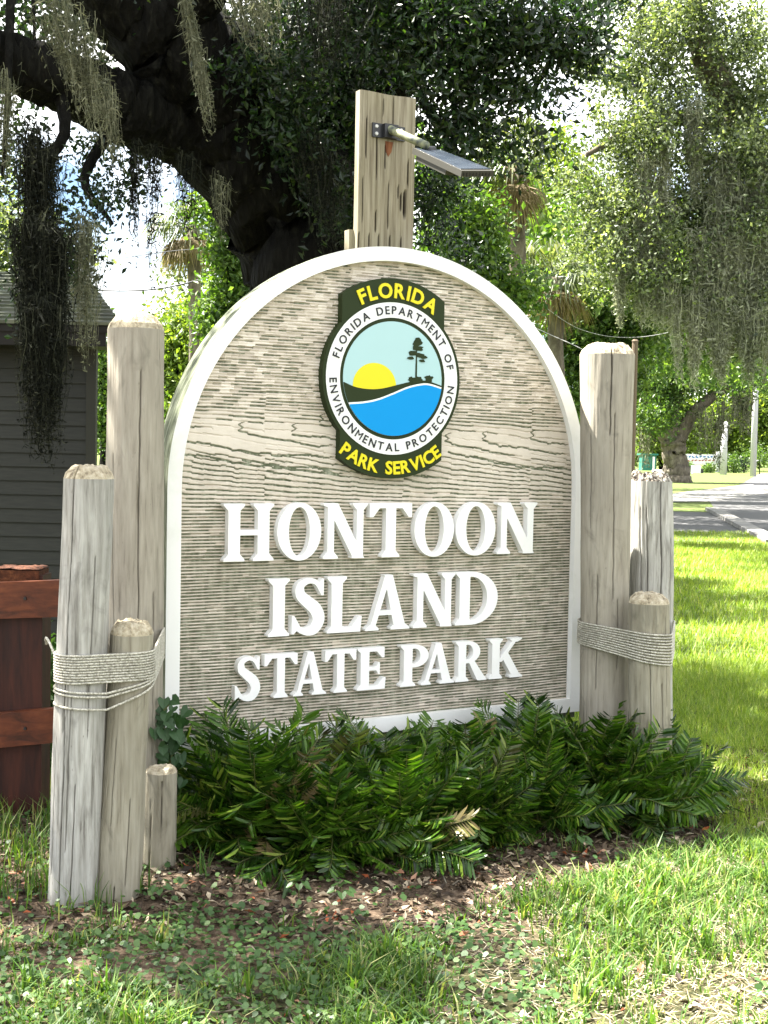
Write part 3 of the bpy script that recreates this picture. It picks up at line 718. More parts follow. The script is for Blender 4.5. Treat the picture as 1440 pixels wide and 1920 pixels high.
plank('side_board', sA, s1 - .02, WB - .085, WB - .042, 0, zA, parent=lamp_post, cracks=[(sA + .02, 1.9, .3, .004)])
# solar lamp
a_, b__ = sz(697, 230, WB), sz(757, 266, WB)
bc = ((a_[0] + b__[0]) / 2, (a_[1] + b__[1]) / 2); hw_, hh_ = abs(b__[0] - a_[0]) / 2, abs(a_[1] - b__[1]) / 2
lamp = thing('solar_lamp', sp(bc[0], WB + .01, bc[1]), 'solar lamp head on a short arm bracketed to the timber post', 'lamp')
AX = [TV, NV, np.array([0, 0, 1.])]
mb = MB(); mb.box(sp(bc[0], WB + .006, bc[1]), (hw_, .004, hh_), AX); mb.box(sp(bc[0] + .002, WB + .02, bc[1]), (.035, .012, hh_ * .98), AX); bracket = mb.build('bracket', M_['black'], lamp)
for dx in (-1, 1):
    for dz in (-1, 1):
        mb = MB(); p = sp(bc[0] + dx * hw_ * .76, WB + .010, bc[1] + dz * hh_ * .52); mb.tube([p, p + NV * .005], [.0085, .007], 10); mb.build('screw', M_['screw'], bracket)
# arm and head direction: outward and slanting down
Ldir = NV * .92 + np.array([0, 0, -.40]); Ldir /= np.linalg.norm(Ldir)
armA = sp(*([bc[0] + .0, WB + .03, bc[1] + .005])); armB = at(800, 273, armA[1] - .17)
mb = MB(); mb.tube([armA - (armB - armA) * .1, armA, (armA + armB) / 2, armB], [.019, .019, .0185, .018], 14); mb.build('arm', M_['arm'], lamp, smooth=True)
BL = at(774, 277, armA[1] - .14); FL = at(866, 320, armA[1] - .50); BRp = at(824, 281, armA[1] - .075); FR = at(927, 320, armA[1] - .435)
Lv = FL - BL; Wv = BRp - BL; Wv2 = FR - FL
nrm = np.cross(Wv, Lv); nrm /= np.linalg.norm(nrm); nrm = nrm if nrm[2] > 0 else -nrm
def slab_on(c4, z0, z1, ins, name, mat, parent):
    c4 = [np.array(c_) for c_ in c4]; cc = sum(c4) / 4
    q = [c_ + (cc - c_) * ins for c_ in c4]
    m_ = MB(); V_ = [p + nrm * z1 for p in q] + [p + nrm * z0 for p in q]
    m_.add(V_, np.array([[0, 1, 2, 3], [7, 6, 5, 4], [0, 4, 5, 1], [1, 5, 6, 2], [2, 6, 7, 3], [3, 7, 4, 0]])); return m_.build(name, mat, parent)
c4 = [BL, FL, FR, BRp]
head = slab_on(c4, -.026, 0, 0, 'lamp_head', M_['lampbody'], lamp)
rear = [BL + Lv * .02 , BL + Lv * .72, BRp + (FR - BRp) * .72, BRp + (FR - BRp) * .02]
slab_on(rear, -.05, -.026, .12, 'battery_box', M_['lampbody'], lamp)
slab_on(c4, .0, .004, .10, 'solar_panel', M_['solar'], lamp)
mb = MB()
for k in range(9):
    f_ = (k + .8) / 10.2; p = FL + (FR - FL) * f_ - nrm * .015 + Lv / np.linalg.norm(Lv) * .001
    wv = (FR - FL) / np.linalg.norm(FR - FL); lv = Lv / np.linalg.norm(Lv); mb.box(p, (.0028, .0022, .007), [wv, lv, nrm])
mb.build('vent_slots', M_['black'], head)
hinge = (BL + BRp) / 2
mb = MB(); mb.tube([hinge - Wv * .2 + Lv * .06, hinge + Wv * .2 + Lv * .06], [.019, .019], 12); mb.build('hinge', M_['black'], lamp, smooth=True)
slab_on([BL + Lv * .2, FL - Lv * .02, FR - Lv * .02, BRp + Lv * .2], -.029, -.0262, .16, 'lens', M_['lens'], lamp)
rs, rz_ = sz(730, 266, WB)
L = [(rs - .022, rz_), (rs - .016, rz_ - .05), (rs - .006, rz_ - .068), (rs + .010, rz_ - .045), (rs + .018, rz_)]
extrude2d([L], WB - .004, WB + .0035).build('rust_stain', M_['rust'], lamp_post)

# ------------------------------------------------------------------ round posts
POSTS = {}
def round_post(name, label, base, top, r0_, r1_, mat, cracks, seed, chamfer=.02, dome=.0, group=None, rough_top=.006, cham_f=.8, nth=280):
    base = np.array(base, float); top = np.array(top, float)
    base[2] = -.04
    root = thing(name, (base[0], base[1], 0), label, 'post', group)
    Hh = top[2] - base[2]; nz_ = int(60 + 42 * Hh)
    th = np.arange(nth) * 2 * math.pi / nth; vv = np.concatenate([np.linspace(0, 1 - chamfer / Hh, nz_)])
    TH_, VV = np.meshgrid(th, vv)
    rad = r0_ + (r1_ - r0_) * VV
    rel = .024 * (fbm(np.cos(TH_) * 1.3 + seed, np.sin(TH_) * 1.3, VV * Hh * 1.6, 3) - .5) + .0035 * (fbm(TH_ * 16 + seed, VV * Hh * 2, seed, 3) - .5) * np.minimum(1, np.minimum(TH_, 2 * math.pi - TH_) * 2)
    dep = np.zeros_like(TH_)
    for (ang, v0, v1, wd) in cracks:   # ang measured from the side that faces the camera (deg, + = right)
        a_ = math.radians(-90 + ang) % (2 * math.pi)
        wob = .10 * (fbm(VV * Hh * 2.5, ang * 1.7 + seed, 3., 3) - .5) + .05 * (fbm(VV * Hh * 14, ang, 6., 2) - .5)
        dd = (TH_ - a_ - wob + math.pi) % (2 * math.pi) - math.pi
        taper = np.clip(np.minimum(VV - v0, v1 - VV) / .06 + .0, 0, 1)
        wl = wd * (.35 + .65 * taper) * (.6 + .8 * fbm(VV * Hh * 9, ang, 1., 2))
        dep = np.maximum(dep, np.clip(1.4 - np.abs(dd) / (np.maximum(wl, .020) + 1e-6), 0, 1) * (taper > 0) * min(1, .25 + wd * 26))
    rad = rad + rel - .014 * dep
    ctr = base + (top - base) * VV[..., None]
    P = ctr.copy(); P[..., 0] += rad * np.cos(TH_); P[..., 1] += rad * np.sin(TH_)
    I_ = np.arange(nz_ - 1)[:, None] * nth + np.arange(nth)[None]; J_ = np.arange(nz_ - 1)[:, None] * nth + (np.arange(nth)[None] + 1) % nth
    m_ = MB(); m_.add(P.reshape(-1, 3), [np.stack([I_, J_, J_ + nth, I_ + nth], -1).reshape(-1, 4)], att=np.clip(dep * 1.6, 0, 1).reshape(-1))
    shaft = m_.build('shaft', mat, root, smooth=True)
    # top cap: chamfer ring then rough end grain
    rings = [(1.0, 0), (.93, .35), (cham_f, .9), (cham_f * .8, 1.0), (cham_f * .5, 1.0), (.18, 1.0)]
    V_ = []
    for k, (fr_, hz) in enumerate(rings):
        rr_ = rad[-1] * fr_; z_ = top[2] - chamfer + chamfer * hz + dome * (1 - fr_ ** 2)
        if k: z_ = z_ + rough_top * (fbm(np.cos(th) * fr_ * 6 + seed, np.sin(th) * fr_ * 6, seed, 3) - .5) * 2 - .012 * dep[-1] * (k < 4)
        c_ = P[-1].mean(0) if False else ctr[-1, 0]
        V_.append(np.stack([c_[0] + rr_ * np.cos(th), c_[1] + rr_ * np.sin(th), np.broadcast_to(z_, th.shape) + 0 * th], -1))
    V_[0] = P[-1]
    V_ = np.concatenate(V_); nr = len(rings)
    I_ = np.arange(nr - 1)[:, None] * nth + np.arange(nth)[None]; J_ = np.arange(nr - 1)[:, None] * nth + (np.arange(nth)[None] + 1) % nth
    m_ = MB(); m_.add(V_, [np.stack([I_, J_, J_ + nth, I_ + nth], -1).reshape(-1, 4), np.array([list(range((nr - 1) * nth, nr * nth))])])
    m_.build('top_face', M_['rot_top' if rough_top > .03 else 'post_top'], root, smooth=False)
    return root
def pp(x, y, D): return at(x, y, D)
def gpt(x, D): p = at(x, 1400, D); p[2] = 0; return p
PG = 'round timber posts flanking the park sign'
DL1, DL2, DL3, DL4 = 5.02, 4.43, 4.49, 4.80
def width_r(px, D): return px / 2 / FPX * D
t1 = pp(254, 592, DL1); b1 = pp(251, 1300, DL1)
b1 = t1 + (b1 - t1) * (t1[2] / (t1[2] - b1[2])); R1 = width_r(107, DL1)
round_post('round_post', 'tall tan round post just beside the left edge of the sign frame', b1, t1, R1, R1 * .985, M_['post_tan'], [(20, .3, .9, .012), (-38, .35, .75, .012), (52, .2, .5, .010)], 1.3, .055, .012, PG, .004, .66)
t2 = pp(168, 873, DL2); b2 = pp(134, 1690, DL2); R2t, R2b = width_r(92, DL2), width_r(91, DL2)
round_post('round_post', 'leaning pale grey post with a long black split, outermost by the red fence', b2, t2, R2b, R2t, M_['post_grey'], [(-24, .42, 1.02, .032), (-20, -.05, .45, .026), (-50, .1, .4, .010), (10, -.05, .30, .012), (35, .4, .8, .008), (-8, .15, .5, .008)], 2.7, .045, .0, PG, .010, .70)
t3 = pp(250, 1164, DL3); b3 = pp(217, 1684, DL3); R3t, R3b = width_r(82, DL3), width_r(89, DL3)
round_post('round_post', 'short buff post with a bright sawn top in front of the tallest left post', b3, t3, R3b, R3t, M_['post_buff'], [(5, -.05, .1, .02), (-15, .3, .6, .007), (30, .1, .4, .008), (-40, -.05, .2, .02)], 4.1, .045, .0, PG, .012, .70)
t4 = pp(304, 1437, DL4); b4 = pp(300, 1650, DL4); R4 = width_r(60, DL4)
round_post('round_post', 'low stub post half hidden beside the coontie shrubs', b4, t4, R4, R4 * .96, M_['post_buff'], [(-30, .1, .8, .02), (10, .4, .9, .015)], 5.3, .02, .0, PG, .006, .8, nth=90)
DR1, DR2, DR3 = 6.05, 6.30, 5.86
t5 = pp(1139, 646, DR1); b5 = pp(1132, 1300, DR1); b5 = t5 + (b5 - t5) * (t5[2] / (t5[2] - b5[2])); R5 = width_r(102, DR1)
round_post('round_post', 'tall tan round post with a bark-rimmed top, beside the sign on the lawn side', b5, t5, R5 * .86, R5, M_['post_tan'], [(-2, .8, 1.02, .026), (8, .45, .85, .012), (-28, .25, .5, .012), (20, .3, .45, .016), (-45, .6, .8, .010)], 6.9, .05, .0, PG, .012, .74)
t6 = pp(1219, 890, DR2); b6 = pp(1221, 1400, DR2); b6 = t6 + (b6 - t6) * (t6[2] / (t6[2] - b6[2])); R6 = width_r(84, DR2)
round_post('round_post', 'weathered grey post with a jagged rotten top on the lawn edge', b6, t6, R6, R6, M_['post_grey'], [(18, .35, 1.02, .034), (-20, .5, .9, .010), (45, .1, .8, .012), (-38, .2, .9, .012)], 8.8, .03, .0, PG, .035, .8)
t7 = pp(1215, 1112, DR3); b7 = pp(1220, 1420, DR3); b7 = t7 + (b7 - t7) * (t7[2] / (t7[2] - b7[2])); R7 = width_r(77, DR3)
round_post('round_post', 'short buff post with splintered top roped in front of the grey post', b7, t7, R7 * 1.05, R7, M_['post_buff'], [(-10, .3, .8, .010), (25, .1, .6, .010), (40, .5, .9, .010)], 9.4, .045, .0, PG, .012, .66)

# ------------------------------------------------------------------ ropes
def hull(circs, pad):
    pts = []
    for (c_, r_) in circs:
        for a in np.linspace(0, 2 * math.pi, 64, endpoint=False): pts.append((c_[0] + (r_ + pad) * math.cos(a), c_[1] + (r_ + pad) * math.sin(a)))
    pts = sorted(pts)
    def half(ps):
        o = []
        for p in ps:
            while len(o) > 1 and (o[-1][0] - o[-2][0]) * (p[1] - o[-2][1]) - (o[-1][1] - o[-2][1]) * (p[0] - o[-2][0]) <= 0: o.pop()
            o.append(p)
        return o
    a = half(pts); b_ = half(pts[::-1]); return np.array(a[:-1] + b_[:-1])
def resample(P, step):
    P = np.asarray(P); d = np.r_[0, np.cumsum(np.linalg.norm(np.diff(P, axis=0), axis=1))]
    n = max(4, int(d[-1] / step)); s_ = np.linspace(0, d[-1], n); return np.stack([np.interp(s_, d, P[:, i]) for i in range(P.shape[1])], -1)
def rope_tube(mb, P, r, k=9, pitch=.026):
    P = np.asarray(P); n = len(P); T_ = np.gradient(P, axis=0); T_ /= np.linalg.norm(T_, axis=1)[:, None] + 1e-9
    s_ = np.r_[0, np.cumsum(np.linalg.norm(np.diff(P, axis=0), axis=1))]
    u_ = np.cross(T_, np.array([0, 0, 1.])); u_ /= np.linalg.norm(u_, axis=1)[:, None] + 1e-9; v_ = np.cross(T_, u_)
    a = np.arange(k) * 2 * math.pi / k
    R_ = r * (1 + .26 * np.cos(3 * (a[None] - 2 * math.pi * s_[:, None] / pitch / 1.0)))
    V_ = P[:, None] + (R_ * np.cos(a))[..., None] * u_[:, None] + (R_ * np.sin(a))[..., None] * v_[:, None]
    i_ = np.arange(n - 1)[:, None] * k; j_ = np.arange(k)[None]; j2 = (j_ + 1) % k
    mb.add(V_.reshape(-1, 3), [np.stack([i_ + j_, i_ + j2, i_ + k + j2, i_ + k + j_], -1).reshape(-1, 4)])
def post_xy(b_, t_, z): f_ = z / t_[2]; return (b_[0] * (1 - f_) + t_[0] * f_, b_[1] * (1 - f_) + t_[1] * f_)
def rope(label, circs, rad, rows, group, tail=None):
    H2 = hull(circs, rad * .9)
    H2 = np.vstack([H2, H2[:1]]); H2 = resample(H2, .004)
    x0, x1 = H2[:, 0].min(), H2[:, 0].max(); cy = H2[:, 1].mean()
    root = thing('rope_lashing', (H2[:, 0].mean(), cy, rows[0](x0, x0, x1, 1)), label, 'rope', group)
    for row in rows:
        z_ = np.array([row(p[0], x0, x1, 1. if p[1] < cy else 0.) for p in H2])
        # smooth front/back transition
        z_ = np.convolve(np.r_[z_[-25:], z_, z_[:25]], np.ones(51) / 51, 'valid')[:len(H2)]
        jit_ = .0012 * (fbm(H2[:, 0] * 12, H2[:, 1] * 12, z_.mean() * 90, 2) - .5)
        mb = MB(); rope_tube(mb, np.c_[H2, z_ + jit_], rad); mb.build('rope_coil', M_['rope'], root, smooth=True)
    if tail is not None:
        mb = MB(); rope_tube(mb, resample(spline(tail, 10), .004), rad); mb.build('rope_tail', M_['rope'], root, smooth=True)
    return root
zc = 1.6 - (1222 - 848) / FPX * DL2
def row_l(k):
    z0 = pp(160, 1224 + k * 5.0, DL2)[2]
    return lambda x, a, b_, fr_: z0 + .004 * ((x - a) / (b_ - a))
def row_sag(y0, back):
    zf = pp(160, y0, DL2)[2]; zb = pp(160, back, DL2)[2]
    return lambda x, a, b_, fr_: (zf - .018 * min(1, (x - a) / (b_ - a) * 1.6)) if fr_ > .5 and x < b_ - .05 else zb
zL = pp(160, 1250, DL2)[2]
circL = [(post_xy(b1, t1, zL), R1), (post_xy(b2, t2, zL), R2t * 1.02), (post_xy(b3, t3, zL), R3t * 1.03)]
rows = [row_l(k) for k in range(11)] + [row_sag(1286, 1270), row_sag(1293, 1275), row_sag(1316, 1282)]
tl = pp(101, 1224, DL2 + .1)
rope('white twisted rope lashed round the three posts by the red fence', circL, .0040, rows, 'rope lashings round the sign posts', tail=[tl, tl + [-.03, .05, .03], tl + [-.06, .12, .035], tl + [-.08, .2, .0]])
zR = pp(1200, 1215, DR3)[2]
circR = [(post_xy(b5, t5, zR), R5 * .94), (post_xy(b6, t6, zR), R6), (post_xy(b7, t7, zR), R7 * 1.04)]
def row_r(k, n=11):
    f_ = k / (n - 1)
    def fn(x, a, b_, fr_):
        q = (x - a) / (b_ - a); yl = 1176 + f_ * 40; yr = 1190 + f_ * 62
        D = DR3; return pp(1175, yl + (yr - yl) * q, D)[2] + (.0 if fr_ > .5 else .01)
    return fn
rope('grey twisted rope slanting round the three posts on the lawn side', circR, .0040, [row_r(k) for k in range(11)], 'rope lashings round the sign posts')
# ------------------------------------------------------------------ red ranch fence
fence = thing('red_rail_fence', gpt(30, 5.4), 'dark red stained timber rail fence meeting the leaning grey post', 'fence')
FD = 5.42
def pbox(name, x0, x1, y0, y1, D0, D1, mat, parent, ends=0):
    a = pp(x0, y0, D0); c_ = pp(x1, y1, D0); mb = MB()
    ctr = (a + c_) / 2; mb.box([ctr[0], (D0 + D1) / 2, ctr[2]], (abs(c_[0] - a[0]) / 2, (D1 - D0) / 2, abs(a[2] - c_[2]) / 2)); return mb.build(name, mat, parent)
fpo = pbox('post', 10, 77, 1078, 1560, FD, FD + .14, M_['redpost'], fence)
pbox('post_back_board', -40, 9, 1090, 1550, FD + .02, FD + .1, M_['redpost'], fence)
mb = MB(); a = pp(-12, 1064, FD); c_ = pp(75, 1086, FD)
mb2 = MB()
gx_ = np.linspace(a[0], c_[0], 30); gy_ = np.linspace(FD - .01, FD + .15, 12); A_, B_ = np.meshgrid(gx_, gy_)
ed = np.minimum(np.minimum(A_ - a[0], c_[0] - A_), np.minimum(B_ - gy_[0], gy_[-1] - B_)); zz_ = a[2] - .004 * np.clip(1 - ed / .01, 0, 1) ** 2 + .012 * (fbm(A_ * 60, B_ * 60, 1., 3) - .5)
V_ = np.stack([A_, B_, zz_], -1).reshape(-1, 3); I_ = np.arange(11)[:, None] * 30 + np.arange(29)[None]
mb2.add(V_, [np.stack([I_, I_ + 1, I_ + 31, I_ + 30], -1).reshape(-1, 4)])
mb2.box([(a[0] + c_[0]) / 2, FD + .07, (a[2] + c_[2]) / 2 - .010], (abs(c_[0] - a[0]) / 2 - .002, .078, abs(a[2] - c_[2]) / 2))
mb2.build('post_top_cut', M_['endgrain'], fpo)
for (y0a, y0b, y1a, y1b) in [(1092, 1088, 1160, 1157), (1338, 1328, 1402, 1392)]:
    D0, D1 = FD - .05, FD - .004; mb = MB()
    n_ = 24; V_ = []
    for i in range(n_ + 1):
        x_ = -260 + (118 + 260) * i / n_; f_ = (x_ - 0) / 110.
        ya = y0a + (y0b - y0a) * f_; yb = y1a + (y1b - y1a) * f_
        p1_, p2_ = pp(x_, ya, D0), pp(x_, yb, D0); wv_ = .003 * math.sin(i * 1.7)
        V_ += [(p1_[0], D0 + wv_, p1_[2]), (p2_[0], D0 + wv_, p2_[2]), (p2_[0], D1 + wv_, p2_[2]), (p1_[0], D1 + wv_, p1_[2])]
    Fs = [(4 * i + k, 4 * i + (k + 1) % 4, 4 * i + 4 + (k + 1) % 4, 4 * i + 4 + k) for i in range(n_) for k in range(4)]
    mb.add(V_, [np.array(Fs), np.array([[0, 1, 2, 3]]), np.array([[4 * n_, 4 * n_ + 3, 4 * n_ + 2, 4 * n_ + 1]])])
    r_ = mb.build('rail', M_['redrail'], fence)
    pb = pp(47, (y0a + y1a) / 2 - 4, D0); mb = MB(); mb.tube([pb + [0, .01, 0], pb + [0, -.006, 0]], [.009, .006], 10); mb.build('bolt', M_['black'], r_)

# ------------------------------------------------------------------ shed
SD = 9.6
shed = thing('shed', gpt(60, SD), 'dark grey clapboard shed with a shingled roof behind the fence', 'shed')
zE = pp(90, 640, SD)[2]; xr = pp(163, 850, SD)[0]; xl = xr - 4.2
pitch_ = .1045; z_ = .18; k = 0
while z_ < zE:
    mb = MB(); z1_ = min(z_ + pitch_ + .012, zE)
    V_ = [(xl, SD - .022, z_), (xr, SD - .022, z_), (xr, SD, z1_), (xl, SD, z1_), (xl, SD + .01, z_), (xr, SD + .01, z_), (xr, SD + .01, z1_), (xl, SD + .01, z1_)]
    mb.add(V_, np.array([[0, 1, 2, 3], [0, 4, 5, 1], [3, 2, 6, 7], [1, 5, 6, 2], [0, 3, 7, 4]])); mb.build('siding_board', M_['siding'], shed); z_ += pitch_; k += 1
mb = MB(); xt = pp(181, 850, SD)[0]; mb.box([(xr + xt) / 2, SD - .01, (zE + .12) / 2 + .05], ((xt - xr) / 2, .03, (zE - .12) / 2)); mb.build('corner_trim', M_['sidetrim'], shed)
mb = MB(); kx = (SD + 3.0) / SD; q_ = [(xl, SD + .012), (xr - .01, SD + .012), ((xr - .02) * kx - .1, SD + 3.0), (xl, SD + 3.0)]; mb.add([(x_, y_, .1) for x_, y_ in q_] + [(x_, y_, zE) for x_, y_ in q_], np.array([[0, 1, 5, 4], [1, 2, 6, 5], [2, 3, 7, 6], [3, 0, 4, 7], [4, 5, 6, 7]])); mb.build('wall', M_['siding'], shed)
mb = MB(); xo = pp(198, 625, SD - .35)[0]
ze = pp(150, 612, SD - .35)[2]
mb.box([(xl - .4 + xo) / 2, SD - .34, ze - .07], ((xo - xl + .4) / 2, .012, .07)); mb.box([(xl - .4 + xo) / 2, SD - .16, ze - .13], ((xo - xl + .4) / 2, .17, .01)); mb.build('fascia', M_['fascia'], shed)
# gabled roof whose right-hand rake runs back to the left
ey = SD - .37; c0 = at(228, 604, ey); c1 = at(158, 514, 11.1); ex0 = xl - .5
ze = ze + .005; run = c1[1] - ey; rise = c1[2] - ze; shf = c1[0] - c0[0]
roof = MB()
rfp = [(ex0, ey, ze), (c0[0], ey, ze), (c0[0] + shf, ey + run, ze + rise), (ex0, ey + run, ze + rise), (c0[0] + 2 * shf, ey + 2 * run, ze), (ex0, ey + 2 * run, ze)]
roof.add(rfp + [(p[0], p[1], p[2] - .05) for p in rfp], np.array([[0, 1, 2, 3], [3, 2, 4, 5], [0, 6, 7, 1], [1, 7, 8, 2], [2, 8, 10, 4], [6, 9, 8, 7], [9, 11, 10, 8]]))
roof = roof.build('roof_deck', M_['fascia'], shed)
nrow = 15; cnt = 0; back = MB()
for r_i in range(nrow):
    f0 = r_i / nrow; f1 = min((r_i + 1.3) / nrow, 1)
    y0 = ey + run * f0 - (.02 if r_i == 0 else 0); zz0 = ze + rise * f0; y1 = ey + run * f1; zz1 = ze + rise * f1
    x_ = c0[0] + shf * f0
    while x_ > c0[0] - 1.9 and cnt < 298:
        w_ = .15 + .06 * random.random(); o_ = random.random() * .010; sl_ = shf * (f1 - f0) if x_ > c0[0] + shf * f0 - .01 else 0
        mbx = MB(); V_ = [(x_ - w_ + .008, y0 - .010 * random.random(), zz0 + .022 + o_), (x_, y0, zz0 + .022 + o_), (x_ + sl_, y1, zz1 + .008), (x_ - w_ + .008 + sl_, y1, zz1 + .008), (x_ - w_ + .008, y0, zz0 + .003), (x_, y0, zz0 + .003)]
        mbx.add(V_, [np.array([[0, 1, 2, 3]]), np.array([[0, 4, 5, 1]]), np.array([[1, 5, 2]]), np.array([[0, 3, 4]])]); mbx.build('shingle', M_['shingle'], roof); cnt += 1
        x_ -= w_
    while x_ > ex0:
        w_ = .15 + .06 * random.random(); o_ = random.random() * .01
        for (ya, yb) in ((y0, y1), (2 * (ey + run) - y0, 2 * (ey + run) - y1)):
            back.add([(x_ - w_ + .008, ya, zz0 + .022 + o_), (x_, ya, zz0 + .022 + o_), (x_, yb, zz1 + .008), (x_ - w_ + .008, yb, zz1 + .008)], np.array([[0, 1, 2, 3]]))
        x_ -= w_
back.build('far_shingles', M_['shingle'], roof, kind='stuff')

# ------------------------------------------------------------------ foliage builders
def rand_unit(n):
    v_ = rng.normal(size=(n, 3)); return v_ / np.linalg.norm(v_, axis=1)[:, None]
def leaf_quads(C, size, mb, aspect=.45, updir=0.0, droop=0.0):
    n = len(C); d = rand_unit(n)
    if droop: d[:, 2] -= droop; d /= np.linalg.norm(d, axis=1)[:, None]
    q = rand_unit(n); 
    if updir: q[:, 2] += updir
    w_ = np.cross(d, q); w_ /= np.linalg.norm(w_, axis=1)[:, None] + 1e-9; nn = np.cross(w_, d)
    L_ = size * (.6 + .8 * rng.random(n))[:, None]
    a = C - d * L_ * .5; t_ = C + d * L_ * .5; mid = C + d * L_ * .02 + nn * L_ * .10
    l_ = mid + w_ * L_ * aspect * .5; r_ = mid - w_ * L_ * aspect * .5
    V_ = np.stack([a, l_, t_, r_], 1).reshape(-1, 3); i_ = np.arange(n)[:, None] * 4 + np.array([[0, 1, 2, 3]])
    mb.add(V_, [i_])
def cloud(blobs, size, clump=.22, per=14, aspect=.45, shell=.5, mb=None):
    """blobs: (centre, radii, leaf count)"""
    mb = mb or MB()
    for (c_, r_, n) in blobs:
        c_ = np.array(c_, float); r_ = np.array(r_, float)
        nc = max(4, n // 160); u_ = rand_unit(nc) * (rng.random(nc) ** (1 / (3 * (1 - shell) + .6)))[:, None]
        cc = c_ + u_ * r_
        k = rng.integers(0, nc, max(3, n // per)); spg = cc[k] + rng.normal(size=(len(k), 3)) * r_ * clump
        j = rng.integers(0, len(spg), n); L_ = spg[j] + rng.normal(size=(n, 3)) * size * 1.5
        leaf_quads(L_, size, mb, aspect)
    return mb
def limb(pts, radii, mb=None, k=12, n=10):
    mb = mb or MB(); P_ = np.array(spline(pts, n)); R_ = np.interp(np.linspace(0, 1, len(P_)), np.linspace(0, 1, len(radii)), radii)
    P_ = P_ + (rng.random(P_.shape) - .5) * R_[:, None] * .18
    mb.tube(P_, R_, k, jit=.16); return mb
def moss(mb, tops, length, n, spread, w=.004, side=.035, lean=(0, 0, 0), seg=.035, sides=1, gather=.45):
    """hanging beards: thin strands with short curled side threads"""
    tops = np.asarray(tops, float)
    mid_ = tops.mean(0)
    for i in range(n):
        q = rng.random() * (len(tops) - 1); k = int(q); p = tops[k] + (tops[min(k + 1, len(tops) - 1)] - tops[k]) * (q - k) + rng.normal(size=3) * spread
        L_ = length * (.3 + .7 * rng.random() ** .7); m = max(5, int(L_ / seg))
        s_ = np.linspace(0, 1, m)[:, None]; ph = rng.random(2) * 6.28
        P_ = p + np.array([0, 0, -1.]) * L_ * s_ + np.array(lean) * L_ * s_ ** 1.2 + np.c_[np.sin(s_ * 7 + ph[0]), np.cos(s_ * 6 + ph[1]), s_ * 0] * .018 * L_ + np.cumsum(rng.normal(size=(m, 3)) * .004, 0) + (mid_ - p) * [1, 1, 0] * gather * s_ ** .8 * (L_ / length)
        a = rng.random() * 6.28; wv_ = np.array([math.cos(a), math.sin(a), 0]) * w * .5 * (1.1 - .8 * s_)
        V_ = np.concatenate([P_ - wv_, P_ + wv_]); i_ = np.arange(m - 1)
        mb.add(V_, [np.stack([i_, i_ + m, i_ + m + 1, i_ + 1], -1)])
        ns_ = m * sides; kk = rng.integers(0, m, ns_); b0 = P_[kk]; d_ = rng.normal(size=(ns_, 3)) * .8 + np.array([0, 0, -.55])
        tip = b0 + d_ * side * (.5 + rng.random((ns_, 1))) * (1.1 - .7 * s_[kk]); pw = rng.normal(size=(ns_, 3)) * w * .55
        mid = (b0 + tip) / 2 + rng.normal(size=(ns_, 3)) * side * .25
        V_ = np.stack([b0 - pw, b0 + pw, mid + pw * .7, mid - pw * .7, tip], 1).reshape(-1, 3); i_ = np.arange(ns_)[:, None] * 5
        mb.add(V_, [i_ + np.array([[0, 1, 2, 3]]), i_ + np.array([[3, 2, 4]])])
    return mb
def pb_(x, y, D, rx, ry, n, rd=None):   # blob from picture measures at a depth
    c_ = at(x, y, D); s_ = D / FPX; return (c_, (rx * s_, (rd or rx * s_), ry * s_), n)

# ------------------------------------------------------------------ the big live oak behind the sign
oak = thing('live_oak', gpt(640, 9.2), 'massive shaded live oak with moss-hung limbs directly behind the sign', 'tree')
A = lambda x, y, D: at(x, y, D)
base_ = gpt(640, 9.2); base_[2] = -.2
mb = limb([base_, A(630, 700, 9.2), A(600, 470, 9.1), A(520, 330, 9.0), A(430, 180, 8.7), A(300, 60, 8.4), A(160, -90, 8.2)], [.85, .62, .56, .50, .40, .34, .26], k=22)
mb.build('trunk', M_['bark'], oak, smooth=True)
for pts, rd in [([A(560, 420, 9.1), A(470, 330, 9.0), A(380, 260, 8.8), A(260, 215, 8.4), A(130, 160, 8.0), A(0, 110, 7.6), A(-140, 60, 7.3)], [.44, .34, .27, .22, .185, .16, .14]),
                ([A(600, 460, 9.2), A(640, 250, 9.3), A(660, 40, 9.2), A(700, -200, 9.0)], [.42, .36, .28, .2]),
                ([A(640, 300, 9.3), A(760, 130, 9.0), A(900, -20, 8.4), A(1080, -140, 8.0)], [.2, .13, .09, .06]),
                ([A(300, 80, 8.4), A(420, -60, 8.0), A(600, -200, 7.6)], [.2, .15, .1]),
                ([A(160, -90, 8.2), A(-40, -300, 8.0), A(-300, -420, 7.6)], [.24, .18, .1]),
                ([A(700, -200, 9.0), A(620, -500, 8.2), A(520, -900, 7.4)], [.2, .14, .08])]:
    limb(pts, rd, k=16).build('limb', M_['bark'], oak, smooth=True)
for pts, rd in [([A(110, 150, 7.9), A(120, 250, 7.7), A(60, 350, 7.4), A(80, 480, 7.2)], [.05, .035, .03, .02]),
                ([A(240, 200, 8.3), A(160, 330, 8.0), A(210, 420, 7.8)], [.05, .03, .012]),
                ([A(820, 60, 8.8), A(960, 190, 8.2), A(1050, 90, 8.0)], [.035, .014, .02]),
                ([A(760, 130, 9.0), A(830, 250, 8.6), A(900, 330, 8.4)], [.05, .025, .01]),
                ([A(20, -20, 7.6), A(15, 160, 7.3), A(5, 330, 7.2)], [.03, .02, .01]),
                ([A(62, 0, 7.6), A(66, 90, 7.4)], [.012, .008])]:
    limb(pts, rd, k=7).build('branch', M_['bark'], oak, smooth=True)
